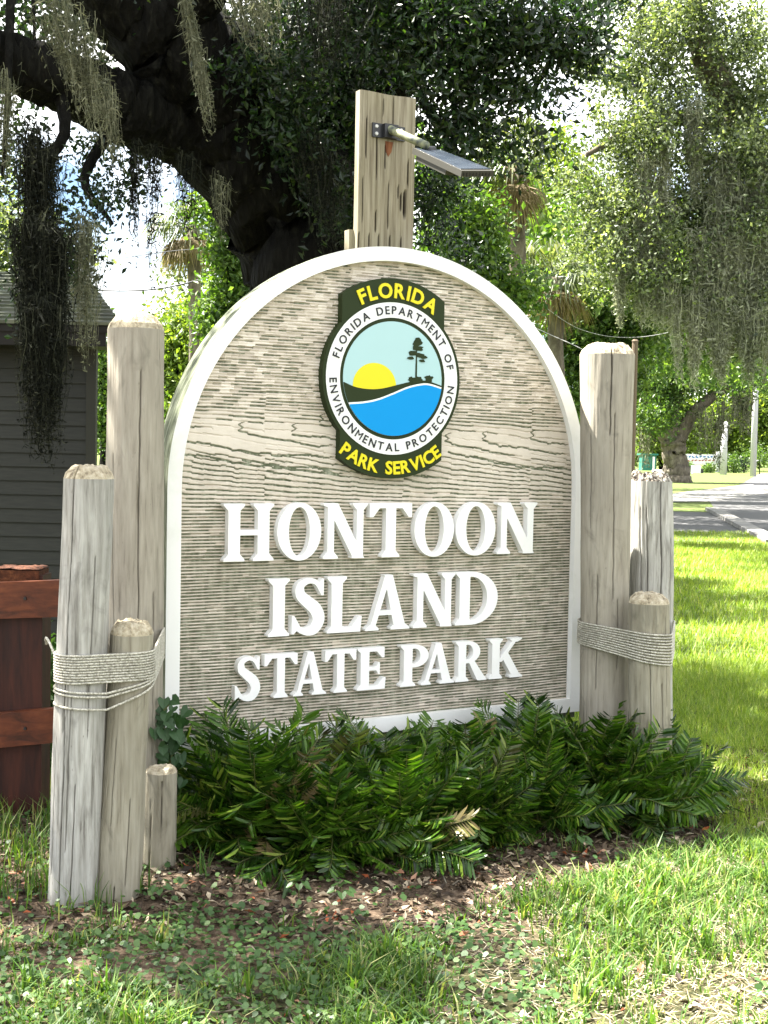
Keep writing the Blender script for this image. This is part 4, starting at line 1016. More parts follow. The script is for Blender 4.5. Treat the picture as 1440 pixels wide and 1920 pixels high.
# dark inner foliage against the trunk, leafy skirt at the top
bl = [pb_(570, 250, 8.25, 90, 90, 1900), pb_(500, 130, 8.1, 110, 60, 1200), pb_(620, 360, 8.3, 60, 80, 900), pb_(540, 60, 9.4, 150, 110, 3800), pb_(430, 120, 9.6, 130, 120, 2400), pb_(600, 230, 9.0, 90, 140, 3600), pb_(520, 260, 8.7, 70, 60, 1500), pb_(590, 380, 9.3, 80, 90, 2200),
      pb_(330, 40, 9.4, 110, 70, 1200), pb_(640, 100, 8.6, 100, 110, 2400)]
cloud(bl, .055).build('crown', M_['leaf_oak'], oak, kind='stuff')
bl = [pb_(760, 40, 7.9, 120, 80, 3400), pb_(880, 50, 7.7, 120, 90, 2900), pb_(1000, 40, 7.6, 120, 75, 2400), pb_(830, 140, 7.8, 110, 60, 1200), pb_(930, 200, 7.8, 90, 40, 620),
      pb_(1040, 190, 7.5, 55, 25, 130), pb_(850, 260, 7.9, 90, 60, 1100), pb_(1090, 90, 7.7, 60, 60, 700), pb_(960, 270, 8.2, 60, 35, 420), pb_(720, -60, 7.8, 400, 90, 3500), pb_(815, 370, 9.6, 50, 80, 1100), pb_(850, 480, 10., 70, 50, 500)]
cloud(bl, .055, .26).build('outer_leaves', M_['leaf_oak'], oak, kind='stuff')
bl = [pb_(150, 470, 7.6, 60, 110, 900), pb_(60, 420, 7.5, 60, 120, 700), pb_(20, 300, 7.7, 50, 90, 500), pb_(180, 330, 8.2, 90, 60, 500), pb_(200, 250, 9.0, 120, 60, 700), pb_(90, 60, 8.8, 130, 80, 1300), pb_(310, 270, 9.2, 60, 40, 260), pb_(-60, 250, 7.6, 90, 200, 1500)]
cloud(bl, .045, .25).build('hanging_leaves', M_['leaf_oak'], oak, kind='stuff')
# unseen upper crown above the frame, leaf clumps placed to cast chosen shade
up = []
def over(xg, yg, z_): return (xg + SUN[0] / SUN[2] * z_, yg + SUN[1] / SUN[2] * z_, z_)
for i in range(200):
    xg, yg = rng.uniform(-2.6, 2.8), rng.uniform(3.2, 9.6)
    fl = (xg - P0[0]) * NV[0] + (yg - P0[1]) * NV[1]
    edge = xg - min(.10 + max(0, yg - 4.4) * 1.25, .165 * yg - .1) - .5 * (fbm(yg * 1.1, 3.3, 1., 2) - .5)
    if edge > .25 or (edge > -.2 and rng.random() < .5) or (yg > 4.7 and yg < 6.4 and rng.random() < .45): continue
    z_ = 5.6 + 3.6 * rng.random(); up.append((over(xg, yg, z_), (.62, .62, .4), 330))
for i in range(46):  # clumps added to lay shade bands across the lawn
    xg, yg = rng.uniform(2.0, 7.2), rng.uniform(12.2, 15.0); up.append((over(xg, yg, 7.2 + 1.2 * rng.random()), (.75, .35, .3), 520))
for xg, yg in [(2.6, 8.6), (3.2, 8.8), (2.9, 9.1), (2.1, 7.4), (3.3, 10.6), (-2.2, 6.6), (-2.0, 5.2), (2.9, 17.5), (4.0, 17.8), (5.2, 18.2), (6, 21), (7, 21.4), (4.9, 20.6)]:
    up.append((over(xg, yg, 7.0 + 1.2 * rng.random()), (.6, .25, .3), 420))
for i in range(60):  # clumps added to darken the oak trunk by blocking sky
    up.append(((rng.uniform(-6.0, -2.2), rng.uniform(8.5, 13.5), rng.uniform(5.4, 8.5)), (.9, .9, .5), 420))
cloud(up, .085, .24, 12, .6).build('shade_crown', M_['leaf_oak'], oak, kind='stuff')
limb([(-1.6, 8.0, 5.2), (-2.6, 7.4, 6.4), (-4.5, 6.5, 7.2)], [.22, .16, .08]).build('limb', M_['bark'], oak, smooth=True)
# moss on the oak
MS = [([A(60, 10, 6.9), A(120, 60, 6.9), A(150, 120, 6.9), A(190, 190, 6.9)], .30, 110, .05, (.35, 0, 0), 'moss'),
      ([A(80, -40, 6.9), A(130, 0, 6.9), A(180, 80, 6.9)], .55, 100, .05, (.12, 0, 0), 'moss'),
      ([A(340, -40, 6.8), A(350, 0, 6.8)], .72, 60, .018, (.22, 0, 0), 'moss'),
      ([A(365, 60, 6.8), A(380, 130, 6.8)], .38, 30, .015, (.15, 0, 0), 'moss'),
      ([A(400, -30, 7.0), A(520, -20, 7.0)], .34, 120, .05, (.25, 0, 0), 'moss'),
      ([A(560, -30, 7.4), A(660, 0, 7.4)], .5, 90, .07, (0, 0, 0), 'moss_shaded'),
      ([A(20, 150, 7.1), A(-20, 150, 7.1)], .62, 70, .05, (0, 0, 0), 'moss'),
      ([A(50, 240, 6.8), A(100, 300, 6.8)], 1.1, 240, .04, (0, 0, 0), 'moss_shaded'),
      ([A(45, 420, 6.5), A(115, 450, 6.5)], 1.12, 480, .035, (0, 0, 0), 'moss_shaded'),
      ([A(50, 560, 6.4), A(125, 580, 6.4)], .72, 120, .03, (0, 0, 0), 'moss_shaded'),
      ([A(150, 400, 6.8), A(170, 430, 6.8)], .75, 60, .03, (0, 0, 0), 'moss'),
      ([A(250, 260, 7.6), A(262, 270, 7.6)], .72, 26, .012, (0, 0, 0), 'moss_shaded'),
      ([A(282, 400, 7.6), A(290, 420, 7.6)], .52, 12, .02, (0, 0, 0), 'moss_shaded'),
      ([A(280, 270, 7.8), A(300, 280, 7.8)], .62, 34, .015, (0, 0, 0), 'moss_shaded'),
      ([A(330, 290, 7.8), A(370, 300, 7.8)], .50, 50, .02, (0, 0, 0), 'moss_shaded'),
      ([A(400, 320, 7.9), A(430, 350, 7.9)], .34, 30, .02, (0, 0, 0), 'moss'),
      ([A(560, 250, 8.0), A(640, 300, 8.0)], .6, 120, .06, (.1, 0, 0), 'moss_shaded'),
      ([A(200, 480, 7.8), A(120, 470, 7.8)], .6, 40, .05, (0, 0, 0), 'moss'),
      ([A(190, 150, 7.5), A(210, 190, 7.5)], .42, 60, .03, (.15, 0, 0), 'moss')]
for tops, L_, n_, sp_, ln, mk in MS:
    m_ = MB(); moss(m_, tops, L_, int(n_ * 1.15), sp_, .0037, .034, ln); m_.build('hanging_moss', M_[mk], oak)

# ------------------------------------------------------------------ moss-draped oak on the right
roak = thing('mossy_oak', gpt(1500, 21), 'tall grey-green live oak veiled in moss above the lawn', 'tree')
rb = gpt(1560, 21); rb[2] = -.2
limb([rb, A(1540, 700, 21), A(1470, 400, 21), A(1330, 120, 20.5), A(1250, -150, 20)], [.7, .5, .38, .24, .14]).build('trunk', M_['palebark'], roak, smooth=True)
for pts in [[A(1500, 520, 21), A(1380, 560, 20.4), A(1290, 640, 20)], [A(1450, 380, 20.8), A(1320, 380, 20.2), A(1170, 470, 19.6)], [A(1400, 250, 20.6), A(1240, 220, 20), A(1100, 290, 19.5)], [A(1440, 440, 20.4), A(1400, 560, 20), A(1350, 620, 20)], [A(1480, 700, 21), A(1400, 640, 20), A(1340, 690, 20)]]:
    limb(pts, [.17, .10, .04], k=9).build('limb', M_['palebark'], roak, smooth=True)
bl = []
for (x_, y_, rx, ry, n_) in [(1180, 120, 90, 90, 4200), (1300, 60, 110, 90, 5200), (1410, 120, 110, 110, 5400), (1160, 270, 90, 80, 4600), (1260, 240, 100, 90, 5600), (1380, 280, 110, 100, 6000), (1180, 400, 100, 80, 5200), (1290, 420, 100, 90, 5600), (1410, 430, 90, 100, 5200),
                            (1120, 470, 70, 60, 2600), (1200, 530, 90, 50, 3600), (1330, 560, 110, 60, 4600), (1420, 600, 70, 60, 2800), (1230, 20, 120, 70, 3600), (1080, 360, 50, 60, 1400), (1480, 300, 100, 260, 5000), (1100, 20, 60, 50, 900)]:
    bl.append(pb_(x_, y_, 20, rx, ry, n_, 1.3))
bl = [(c_, r_, int(n_ * 1.0)) for c_, r_, n_ in bl]
cloud(bl, .072, .15, 12, .55).build('crown', M_['leaf_grey'], roak, kind='stuff')
for i in range(64):
    x_ = 1130 + 320 * rng.random() ** .8; y_ = 180 + 430 * rng.random() ** .7; L_ = rng.uniform(.8, 2.3) * (1 if y_ < 560 else .62)
    if x_ < 1230 and y_ > 480: continue
    L_ = max(.5, min(L_, ((715 if x_ > 1262 else 610) - y_) / 124))
    m_ = MB(); moss(m_, [A(x_ - 9, y_, 19.4), A(x_ + 9, y_ + 8, 19.4)], L_, int(26 + 20 * rng.random()), .07, .012, .09, (rng.normal() * .04, 0, 0), .09, 2, .75); m_.build('hanging_moss', M_['moss_sunlit'], roak)

# ------------------------------------------------------------------ distant road-side oak
doak = thing('roadside_oak', ground_at(1268, 903), 'thick-trunked spreading oak standing on the far grass beside the road', 'tree')
G_ = ground_at(1268, 904); DD = G_[1]
limb([G_ - [0, 0, .3], A(1266, 860, DD), A(1262, 820, DD)], [1.0, .72, .78], k=16).build('trunk', M_['palebark'], doak, smooth=True)
for pts, rd in [([A(1258, 830, DD), A(1235, 790, DD), A(1205, 745, DD), A(1180, 690, DD)], [.6, .38, .3, .2]), ([A(1262, 830, DD), A(1262, 780, DD), A(1275, 720, DD)], [.5, .36, .2]), ([A(1270, 830, DD), A(1290, 790, DD), A(1310, 765, DD), A(1360, 725, DD), A(1420, 700, DD)], [.5, .42, .36, .3, .2])]:
    limb(pts, rd, k=12).build('limb', M_['palebark'], doak, smooth=True)
cloud([pb_(1230, 700, DD, 60, 50, 5200), pb_(1290, 700, DD, 60, 55, 5200), pb_(1200, 660, DD, 60, 40, 2600), pb_(1350, 700, DD, 55, 40, 3200), pb_(1420, 690, DD, 50, 40, 2400), pb_(1240, 770, DD, 45, 30, 1500), pb_(1300, 640, DD, 130, 50, 4200), pb_(1215, 780, DD - 2, 35, 40, 1300)], .26, .22).build('crown', M_['leaf_mid'], doak, kind='stuff')
for (x_, y_, L_) in [(1320, 770, 3.2), (1345, 790, 3.0), (1360, 760, 2.4), (1210, 790, 2.8), (1400, 740, 2.6), (1385, 740, 2.0)]:
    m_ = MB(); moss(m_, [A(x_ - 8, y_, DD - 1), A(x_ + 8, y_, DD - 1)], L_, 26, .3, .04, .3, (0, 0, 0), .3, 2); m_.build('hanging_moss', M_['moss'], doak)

# ------------------------------------------------------------------ palms
def fan(mb, mbd, c_, R_, n=26, dead=False, wd=.035):
    for i in range(n):
        d = rand_unit(1)[0]; d[2] = abs(d[2]) * (1.1 if not dead else 0) + (-.75 if dead else -.25); d /= np.linalg.norm(d)
        tgt = mbd if dead else mb
        hub = c_ + d * R_ * .45 * (.7 + .5 * rng.random()); tgt.tube([c_, hub], [.018, .012], 4, cap=False)
        sd = np.cross(d, [0, 0, 1.]); sd /= np.linalg.norm(sd) + 1e-9; up_ = np.cross(sd, d)
        m = 22; ang = np.linspace(-1.5, 1.5, m); Lr = R_ * .62 * (.75 + .25 * np.cos(ang)) * (.85 + .3 * rng.random(m))
        dirs = d[None] * np.cos(ang)[:, None] + sd[None] * np.sin(ang)[:, None] + up_[None] * .25 * (rng.random(m)[:, None] - .3)
        mid = hub + dirs * Lr[:, None] * .6; tip = hub + dirs * Lr[:, None]; tip[:, 2] -= Lr * (.35 + .3 * rng.random(m)) * (1 if not dead else .9)
        wv_ = np.cross(dirs, up_[None]) * wd * R_ * .5
        V_ = np.stack([np.broadcast_to(hub, mid.shape), mid - wv_, tip, mid + wv_], 1).reshape(-1, 3)
        tgt.add(V_, [np.arange(m)[:, None] * 4 + np.array([[0, 1, 2, 3]])])
def palm(label, x_, ytop, ybase, D, R_, tw, nf, nd, group, boots=False):
    b_ = gpt(x_, D) ; root = thing('cabbage_palm', b_, label, 'palm tree', group)
    top_ = A(x_, ytop, D); b_[0] = top_[0] + .1; b_[2] = -.2
    P_ = [b_, (b_ + top_) / 2 + [.05, 0, 0], top_]
    limb(P_, [tw * 1.15, tw, tw * .95], k=12).build('trunk', M_['palebark'], root, smooth=True)
    m1, m2 = MB(), MB(); fan(m1, m2, top_, R_, nf)
    if nd: fan(m1, m2, top_ - [0, 0, .1], R_ * .8, nd, True)
    m1.build('fronds', M_['palm'], root, kind='stuff')
    if m2.n: m2.build('dead_fronds', M_['thatch'], root, kind='stuff')
    if boots:
        m_ = MB()
        for i in range(46):
            a = i * 2.4; z_ = top_[2] - .05 - i * .028; p = np.array([top_[0], top_[1], z_]); d = np.array([math.cos(a), math.sin(a), .9]); d /= np.linalg.norm(d)
            m_.tube([p + d * tw * .8, p + d * (tw + .16)], [.05, .022], 5)
        m_.build('boots', M_['thatch'], root)
palm('cabbage palm with a shaggy booted trunk top between the lamp and the mossy oak', 968, 318, 900, 24, 1.15, .17, 26, 12, 'cabbage palms behind the sign', True)
palm('cabbage palm with drooping fronds low behind the right shoulder of the arch', 1040, 520, 880, 27, 1.25, .17, 30, 14, 'cabbage palms behind the sign')
palm('slim pale palm standing in the bright gap behind the tall left post', 362, 425, 900, 30, 1.25, .15, 22, 26, 'cabbage palms behind the sign')

# ------------------------------------------------------------------ background trees
def bgtree(name, label, x_, D, blobs, mat, leaf, trunk_r, yt, group='broadleaf trees beyond the sign'):
    b_ = gpt(x_, D); root = thing(name, b_, label, 'tree', group); b_[2] = -.3; tp = A(x_, yt, D); tp[1] = D; 
    limb([b_, (b_ + tp) / 2 + [.1, 0, 0], tp], [trunk_r, trunk_r * .7, trunk_r * .4], k=9).build('trunk', M_['bark'], root, smooth=True)
    for k_ in range(4):
        e = blobs[k_ % len(blobs)][0]; s__ = b_ + (tp - b_) * (.55 + .1 * k_); limb([s__, (s__ + e) / 2 + [0, 0, .3], e], [trunk_r * .35, trunk_r * .22, trunk_r * .08], k=6, n=5).build('limb', M_['bark'], root, smooth=True)
    cloud(blobs, leaf, .24, 12, .55).build('crown', M_[mat], root, kind='stuff')
T_ = [('leafy_tree', 'sun-dappled tree behind the moss veils shading the road', 1145, 46, [(1180, 560, 70, 50, 2600), (1260, 620, 70, 40, 2600), (1330, 560, 70, 60, 2600), (1120, 640, 50, 40, 1500), (1400, 600, 60, 50, 1800), (1250, 460, 90, 60, 2600)], 'leaf_mid', .2, .3, 600),
      ('bright_tree', 'sunlit yellow-green tree behind the tall left post', 330, 34, [(330, 700, 60, 110, 5200), (390, 620, 60, 70, 3000), (330, 800, 60, 60, 2500), (290, 640, 30, 60, 900)], 'leaf_bright', .15, .3, 600),
      ('leafy_tree', 'fresh green small-crowned tree just left of the dark oak trunk', 430, 15, [(430, 450, 40, 60, 1700), (440, 540, 45, 50, 1700), (400, 620, 40, 50, 1200), (470, 620, 50, 50, 900), (395, 400, 30, 30, 500)], 'leaf_mid', .075, .1, 450),
      ('pale_tree', 'hazy pale tree far behind the slim palm', 380, 60, [(370, 640, 70, 90, 4200), (450, 500, 70, 100, 3200), (330, 520, 45, 60, 500)], 'leaf_grey', .24, .4, 560),
      ('dense_tree', 'dense mid green tree right behind the timber post', 860, 17, [(840, 420, 70, 80, 2200), (900, 490, 70, 50, 1900), (820, 340, 50, 60, 900), (970, 570, 60, 50, 1500), (880, 400, 50, 60, 900)], 'leaf_mid', .09, .2, 380),
      ('bright_tree', 'sunlit tree glowing between the two right palms', 1030, 38, [(1030, 420, 70, 90, 5200), (1060, 330, 60, 70, 2600), (1000, 520, 70, 60, 3600), (1090, 560, 60, 60, 3000), (980, 360, 40, 60, 1300)], 'leaf_bright', .17, .3, 380),
      ('leafy_tree', 'low green tree above the tall right post', 1120, 30, [(1110, 620, 70, 50, 3600), (1060, 660, 60, 50, 2600), (1150, 700, 60, 60, 2600), (1180, 600, 60, 50, 2600), (1100, 740, 60, 50, 2000)], 'leaf_mid', .13, .25, 640),
      ('bright_tree', 'bright roadside tree behind the concrete poles', 1340, 160, [(1330, 790, 60, 40, 5200), (1400, 770, 60, 45, 5200), (1440, 800, 70, 60, 4200), (1370, 840, 60, 25, 2600), (1500, 740, 80, 90, 3200)], 'leaf_bright', .5, .7, 800),
      ('bright_tree', 'bright tree seen through the fork behind the far oak', 1230, 150, [(1210, 790, 50, 45, 4200), (1190, 840, 50, 35, 2600), (1290, 800, 45, 45, 3600), (1250, 840, 45, 25, 1800)], 'leaf_bright', .5, .6, 800),
      ('dense_tree', 'dark leafy tree showing in the slot beside the shed', 190, 26, [(190, 740, 40, 70, 2200), (200, 640, 40, 50, 1000), (240, 760, 60, 80, 1800)], 'leaf_mid', .1, .2, 650),
      ('dense_tree', 'shadowy tree above the shed roof', 60, 19, [(60, 460, 110, 60, 2600), (-60, 480, 90, 90, 2000), (0, 380, 80, 60, 900)], 'leaf_grey', .08, .3, 440)]
for (nm, lb, x_, D, bb, mk, lf, tr, yt) in T_:
    bgtree(nm, lb, x_, D, [pb_(q[0], q[1], D, q[2], q[3], q[4]) for q in bb], mk, lf, tr, yt)
shade = []  # unseen leaf clumps added over the road to cast shade streaks
for i in range(120):
    yg = rng.uniform(27, 66); xg = rng.uniform(.22, .36) * yg + rng.normal() * .6; z_ = rng.uniform(5.5, 8.5); shade.append((over(xg, yg, z_), (1.6, .5, .5), 260))
st_ = [o for o in scn.objects if o.get('label', '').startswith('sun-dappled tree')][0]
cloud(shade, .26, .26, 8, .6).build('road_shade_crown', M_['leaf_mid'], st_, kind='stuff')
# far wood
bl = [pb_(x_, 800 + 15 * math.sin(x_), 230, 90, 52, 1700) for x_ in range(-200, 1900, 70)]
cloud(bl, .95, .3, 8, .6).build('distant_wood', M_['leaf_mid'], kind='stuff', label='distant belt of trees along the horizon', cat='wood')
# hedge and shrubs by the far sign
def shrub(name, label, x_, y_, D, rx, ry, n_, mk, leaf, cat, group=None):
    root = thing(name, gpt(x_, D), label, cat, group); c_ = A(x_, y_, D)
    cloud([(c_, (rx * D / FPX, rx * D / FPX * .8, ry * D / FPX), n_)], leaf, .3, 8, .6, .3).build('foliage', M_[mk], root, kind='stuff')
    p = c_.copy(); p[2] = -.05; mb = MB(); mb.tube([p, c_], [.06, .03], 5); mb.build('stem', M_['bark'], root)
for (x_, y_, D, rx, ry, mk, lb) in [(1376, 872, 135, 12, 14, 'leaf_mid', 'clipped hedge block between the two concrete poles'), (1395, 868, 138, 10, 16, 'leaf_oak', 'dark clipped hedge block beside the taller concrete pole'), (1425, 858, 130, 26, 22, 'leaf_mid', 'rounded roadside shrub beside the taller pole'), (1292, 878, 133, 9, 7, 'leaf_mid', 'small round bush under the white roadside board near the oak'), (1333, 879, 133, 11, 7, 'leaf_mid', 'small round bush under the far end of the white roadside board'), (1355, 868, 136, 8, 15, 'leaf_oak', 'dark upright shrub against the white roadside board')]:
    shrub('shrub', lb, x_, y_, D, rx, ry, 1100, mk, .16, 'shrub', 'shrubs along the far roadside')
# far roadside board
bp = A(1310, 872, 140)
rsb = thing('roadside_board', (bp[0], bp[1], 0), 'white roadside board with blue and red lettering beyond the far oak', 'sign')
a, c_ = A(1279, 851, 140), A(1346, 872, 140)
mb = MB(); mb.box([(a[0] + c_[0]) / 2, 140, (a[2] + c_[2]) / 2], ((c_[0] - a[0]) / 2, .06, (a[2] - c_[2]) / 2)); mb.build('panel', M_['board'], rsb)
for x_ in (1278, 1346):
    p = A(x_, 846, 140); mb = MB(); mb.box([p[0], 139.95, p[2] / 2], (.14, .14, p[2] / 2)); mb.build('post', M_['board'], rsb)
for (y_, hh, mk, x0, x1) in [(856.5, 3.0, 'blueink', 1285, 1340), (863.5, 2.2, 'redink', 1284, 1342)]:
    x_ = x0; m_ = MB()
    while x_ < x1:
        w_ = 2.2 + 1.2 * random.random(); p = A(x_ + w_ / 2, y_, 139.93); q = .0292
        m_.box(p + [-w_ * q, 0, 0], (.07, .01, hh * q), None); m_.box(p + [w_ * q * .5, 0, hh * q * random.choice((-.8, 0, .8))], (w_ * q, .01, .06)); x_ += w_ * 2 + 1.2
    m_.build('lettering', M_[mk], rsb)
# poles and wires
def pole(label, x_, yt, D, r_, mk, group, z0=0):
    p = A(x_, yt, D); root = thing('utility_pole', (p[0], p[1], 0), label, 'pole', group)
    mb = MB(); mb.tube([(p[0], p[1], -.2), (p[0], p[1], p[2])], [r_ * 1.15, r_], 12); mb.build('shaft', M_[mk], root, smooth=True); 
    mb = MB(); mb.box([p[0], p[1], p[2] - .4], (.5, .05, .05)); mb.build('crossarm', M_[mk], root); return p
PGp = 'utility poles along the road'
pA_ = pole('shorter pale concrete pole in front of the far hedge', 1359, 790, 120, .30, 'pole', PGp)
pB_ = pole('taller slim pale concrete pole nearest the road', 1420, 640, 112, .24, 'pole', PGp)
p_ = A(1191, 640, 13); root = thing('brown_pole', (p_[0], p_[1], 0), 'dark brown timber pole peeping past the tall right post', 'pole'); mb = MB(); mb.tube([(p_[0], p_[1], -.1), p_], [.035, .03], 10); mb.build('shaft', M_['brownpole'], root); mb = MB(); mb.tube([p_, p_ + [0, 0, .02]], [.036, .02], 10); mb.build('cap', M_['brownpole'], root)
def wire(label, pts, r_, mk, group=None):
    P_ = np.array(spline(pts, 12)); mb = MB(); mb.tube(P_, r_, 5); mb.build('wire', M_[mk], label=label, cat='wire', group=group)
WG = 'overhead wires behind the sign'
wire('black wire sagging across the white gap above the tall left post', [A(120, 535, 16), A(200, 545, 16), A(300, 541, 15.7), A(400, 516, 15.4), A(490, 474, 15), A(560, 445, 15)], .010, 'wire', WG)
wire('thin dark wire high across the bright gap beside the oak trunk', [A(-60, 470, 26), A(150, 490, 26), A(330, 470, 26), A(520, 455, 26)], .008, 'wire', WG)
wire('pale wire running from the arch to the tall right post top', [A(900, 560, 14), A(1005, 615, 13.5), A(1086, 652, 13), A(1130, 680, 13)], .0035, 'wire_pale', WG)
wire('pale wire drooping through the leaves above the tall right post', [A(1000, 560, 26), A(1090, 618, 26), A(1200, 632, 26), A(1350, 600, 26)], .006, 'wire_pale', WG)
wire('dark straight cable slanting through the leaves over the lamp', [A(870, 240, 11), A(960, 180, 11), A(1045, 102, 11), A(1160, -20, 11)], .012, 'wire', WG)
# teal bin and white box by the far drive
tb = ground_at(1215, 886); root = thing('teal_canopy', tb, 'teal covered bin standing left of the far oak trunk', 'bin'); s_ = tb[1] / FPX
tc_ = A(1214, 868, tb[1]); mb = MB(); mb.box(tc_, (13 * s_, .8, 14 * s_)); mb.build('body', M_['teal'], root)
mb = MB(); mb.box([tc_[0], tc_[1], tc_[2] + 16 * s_], (16 * s_, 1.0, 1.6 * s_)); mb.build('lid', M_['teal'], root)
mb = MB(); mb.box([tc_[0] + 8 * s_, tc_[1] - .85, tc_[2]], (2 * s_, .06, 12 * s_)); mb.build('rib', M_['board'], root)
wb = ground_at(1242, 896); root = thing('white_chest', wb, 'low white lidded chest in front of the far oak trunk', 'box'); s_ = wb[1] / FPX
c0_ = A(1243, 886, wb[1] - 6); mb = MB(); mb.box([c0_[0], c0_[1], c0_[2] * .5], (14 * s_, .5, c0_[2] * .5)); mb.build('body', M_['board'], root)
mb = MB(); mb.box([c0_[0], c0_[1], c0_[2] + 2.5 * s_], (16 * s_, .6, 2 * s_)); mb.build('lid', M_['board'], root)
wb = ground_at(1305, 887); root = thing('roadside_cabinet', wb, 'small white utility cabinet standing before the roadside board', 'cabinet'); s_ = wb[1] / FPX
mb = MB(); mb.box([wb[0], wb[1], 7 * s_], (7.5 * s_, .4, 7 * s_)); mb.build('body', M_['board'], root); mb = MB(); mb.box([wb[0] + 9.5 * s_, wb[1], 4 * s_], (2.5 * s_, .4, 4 * s_)); mb.build('door', M_['black'], root)

# ------------------------------------------------------------------ coontie bed
def frond_mesh(seed, L_=.56, nl=24, bend=.8):
    r_ = np.random.default_rng(seed); mb = MB(); m = 14
    s_ = np.linspace(0, 1, m); ang = math.pi / 2 - bend * s_ ** 1.3      # starts vertical in local frame (x out, z up)
    dx = np.cos(ang) * L_ / m; dz = np.sin(ang) * L_ / m; R_ = np.c_[np.cumsum(dx), .02 * np.sin(s_ * 3 + seed), np.cumsum(dz)]
    mb.tube(R_, np.linspace(.0035, .0014, m), 4, cap=False, mi=1)
    V_ = []; A_ = []
    for k in range(nl):
        f_ = .22 + .76 * k / (nl - 1); i0 = f_ * (m - 1); i_ = int(min(i0, m - 2)); p = R_[i_] + (R_[i_ + 1] - R_[i_]) * (i0 - i_)
        tdir = R_[i_ + 1] - R_[i_]; tdir /= np.linalg.norm(tdir); nup = np.cross(tdir, [0, 1, 0]); nup *= -1
        for sd in (-1, 1):
            ll = .128 * (.55 + .45 * math.sin(math.pi * min(1, .18 + f_ * .78))) * (.85 + .3 * r_.random()); w_ = .0060 * (.75 + .5 * r_.random())
            d = tdir * (.55 + .25 * r_.random()) + np.array([0, sd, 0]) * .85 + nup * (.30 + .55 * (r_.random() - .5)); d /= np.linalg.norm(d)
            wv_ = np.cross(d, nup); wv_ /= np.linalg.norm(wv_); tw = wv_ + nup * 1.5 * (r_.random() - .5)
            p1 = p + d * ll * .4 ; p2 = p + d * ll * .85 - nup * ll * .10; p3 = p + d * ll - nup * ll * .16
            V_ += [p, p1 - tw * w_, p1 + tw * w_, p2 - tw * w_ * .75, p2 + tw * w_ * .75, p3]; tip = r_.random(); A_ += [.1, .2, .2, .5, .5, .78 + .22 * tip ** 3]
    n_ = len(V_) // 6; o = np.arange(n_)[:, None] * 6
    mb.add(np.array(V_), [o + np.array([[0, 1, 2]]), o + np.array([[1, 3, 4, 2]]), o + np.array([[3, 5, 4]])], att=np.array(A_))
    ob = mb.build('frond', [M_['coontie'], M_['stalk']]); me = ob.data; bpy.data.objects.remove(ob); return me
FM = [frond_mesh(s, L, nl, b_) for s, L, nl, b_ in [(1, .50, 27, .25), (2, .52, 28, .55), (3, .44, 24, .9), (4, .50, 27, 1.2), (5, .42, 23, .35), (6, .46, 25, 1.5)]]
def npos(s_, w_): p = sp(s_, w_, 0); return p[0], p[1]
plants = [(.28, .28, 1.03, 'coontie shrub at the corner nearest the low stub post'), (.58, .30, .99, 'coontie shrub under the S of the lowest line of letters'), (.93, .28, .93, 'coontie shrub under the word STATE'), (1.28, .30, .82, 'coontie shrub below the gap between the last two words'),
          (1.62, .30, .88, 'coontie shrub under the word PARK'), (1.92, .30, .92, 'coontie shrub at the foot of the white frame on the lawn side'), (2.12, .34, .84, 'coontie shrub in front of the tall lawn-side post'), (2.26, .44, .70, 'outermost coontie shrub spreading over the lawn'),
          (.42, .58, .86, 'front coontie shrub closest to the three roped left posts'), (.78, .62, .88, 'front coontie shrub with a pale broken frond'), (1.10, .60, .85, 'front coontie shrub with fronds arching onto the mulch'), (1.45, .58, .85, 'front coontie shrub left of the brown dead leaves'),
          (1.85, .62, .92, 'front coontie shrub with brown dead leaves at its foot'), (2.06, .68, .76, 'front coontie shrub nearest the bare mulch on the lawn side')]
for pi, (s_, w_, sc_, lb) in enumerate(plants):
    x_, y_ = npos(s_, w_); z_ = float(gz(x_, y_))
    root = thing('coontie_shrub', (x_, y_, z_), lb, 'shrub', 'coontie shrubs planted along the foot of the sign')
    nf = 70
    for k in range(nf):
        a = k * 2.39996 + rng.random() * .6; tilt = (.05 + 1.15 * (k / nf) ** .9) + .15 * (rng.random() - .5)
        me = FM[int(rng.integers(0, 6)) if tilt > .5 else int(rng.integers(0, 3))]
        ob = bpy.data.objects.new('frond', me); scn.collection.objects.link(ob); ob.parent = root
        ob.rotation_euler = (0, 0, 0); sc2 = 1.08 * sc_ * (.62 + .42 * rng.random()) * (.92 if w_ > .5 else 1.0)
        ob.matrix_local = Matrix.Translation((.03 * math.cos(a), .03 * math.sin(a), 0)) @ Matrix.Rotation(a, 4, 'Z') @ Matrix.Rotation(tilt, 4, 'Y') @ Matrix.Rotation((rng.random() - .5) * 2.4, 4, 'Z') @ Matrix.Scale(sc2, 4)

# ------------------------------------------------------------------ vine and undergrowth near the posts
def heart(c_, n_, up_, s_, mb):
    n_ = np.array(n_, float); n_ /= np.linalg.norm(n_); up_ = np.array(up_, float) - n_ * np.dot(up_, n_); up_ /= np.linalg.norm(up_); r_ = np.cross(up_, n_)
    pts = [(0, -.1), (.32, -.32), (.5, -.08), (.38, .35), (0, .75), (-.38, .35), (-.5, -.08), (-.32, -.32)]
    V_ = [c_ + n_ * .0] + [c_ + (r_ * a + up_ * b_) * s_ + n_ * (abs(a) * .25 * s_) for a, b_ in pts]
    mb.add(np.array(V_), [np.array([[0, i + 1, (i + 1) % 8 + 1] for i in range(8)])])
vine = thing('vine', at(315, 1560, 5.0) * [1, 1, 0], 'dark green broad-leaved vine climbing the lower left corner of the sign', 'vine')
vp = spline([at(318, 1590, 5.0), at(305, 1480, 4.98), at(325, 1400, 4.98), at(300, 1350, 4.98), at(318, 1318, 4.98)], 8)
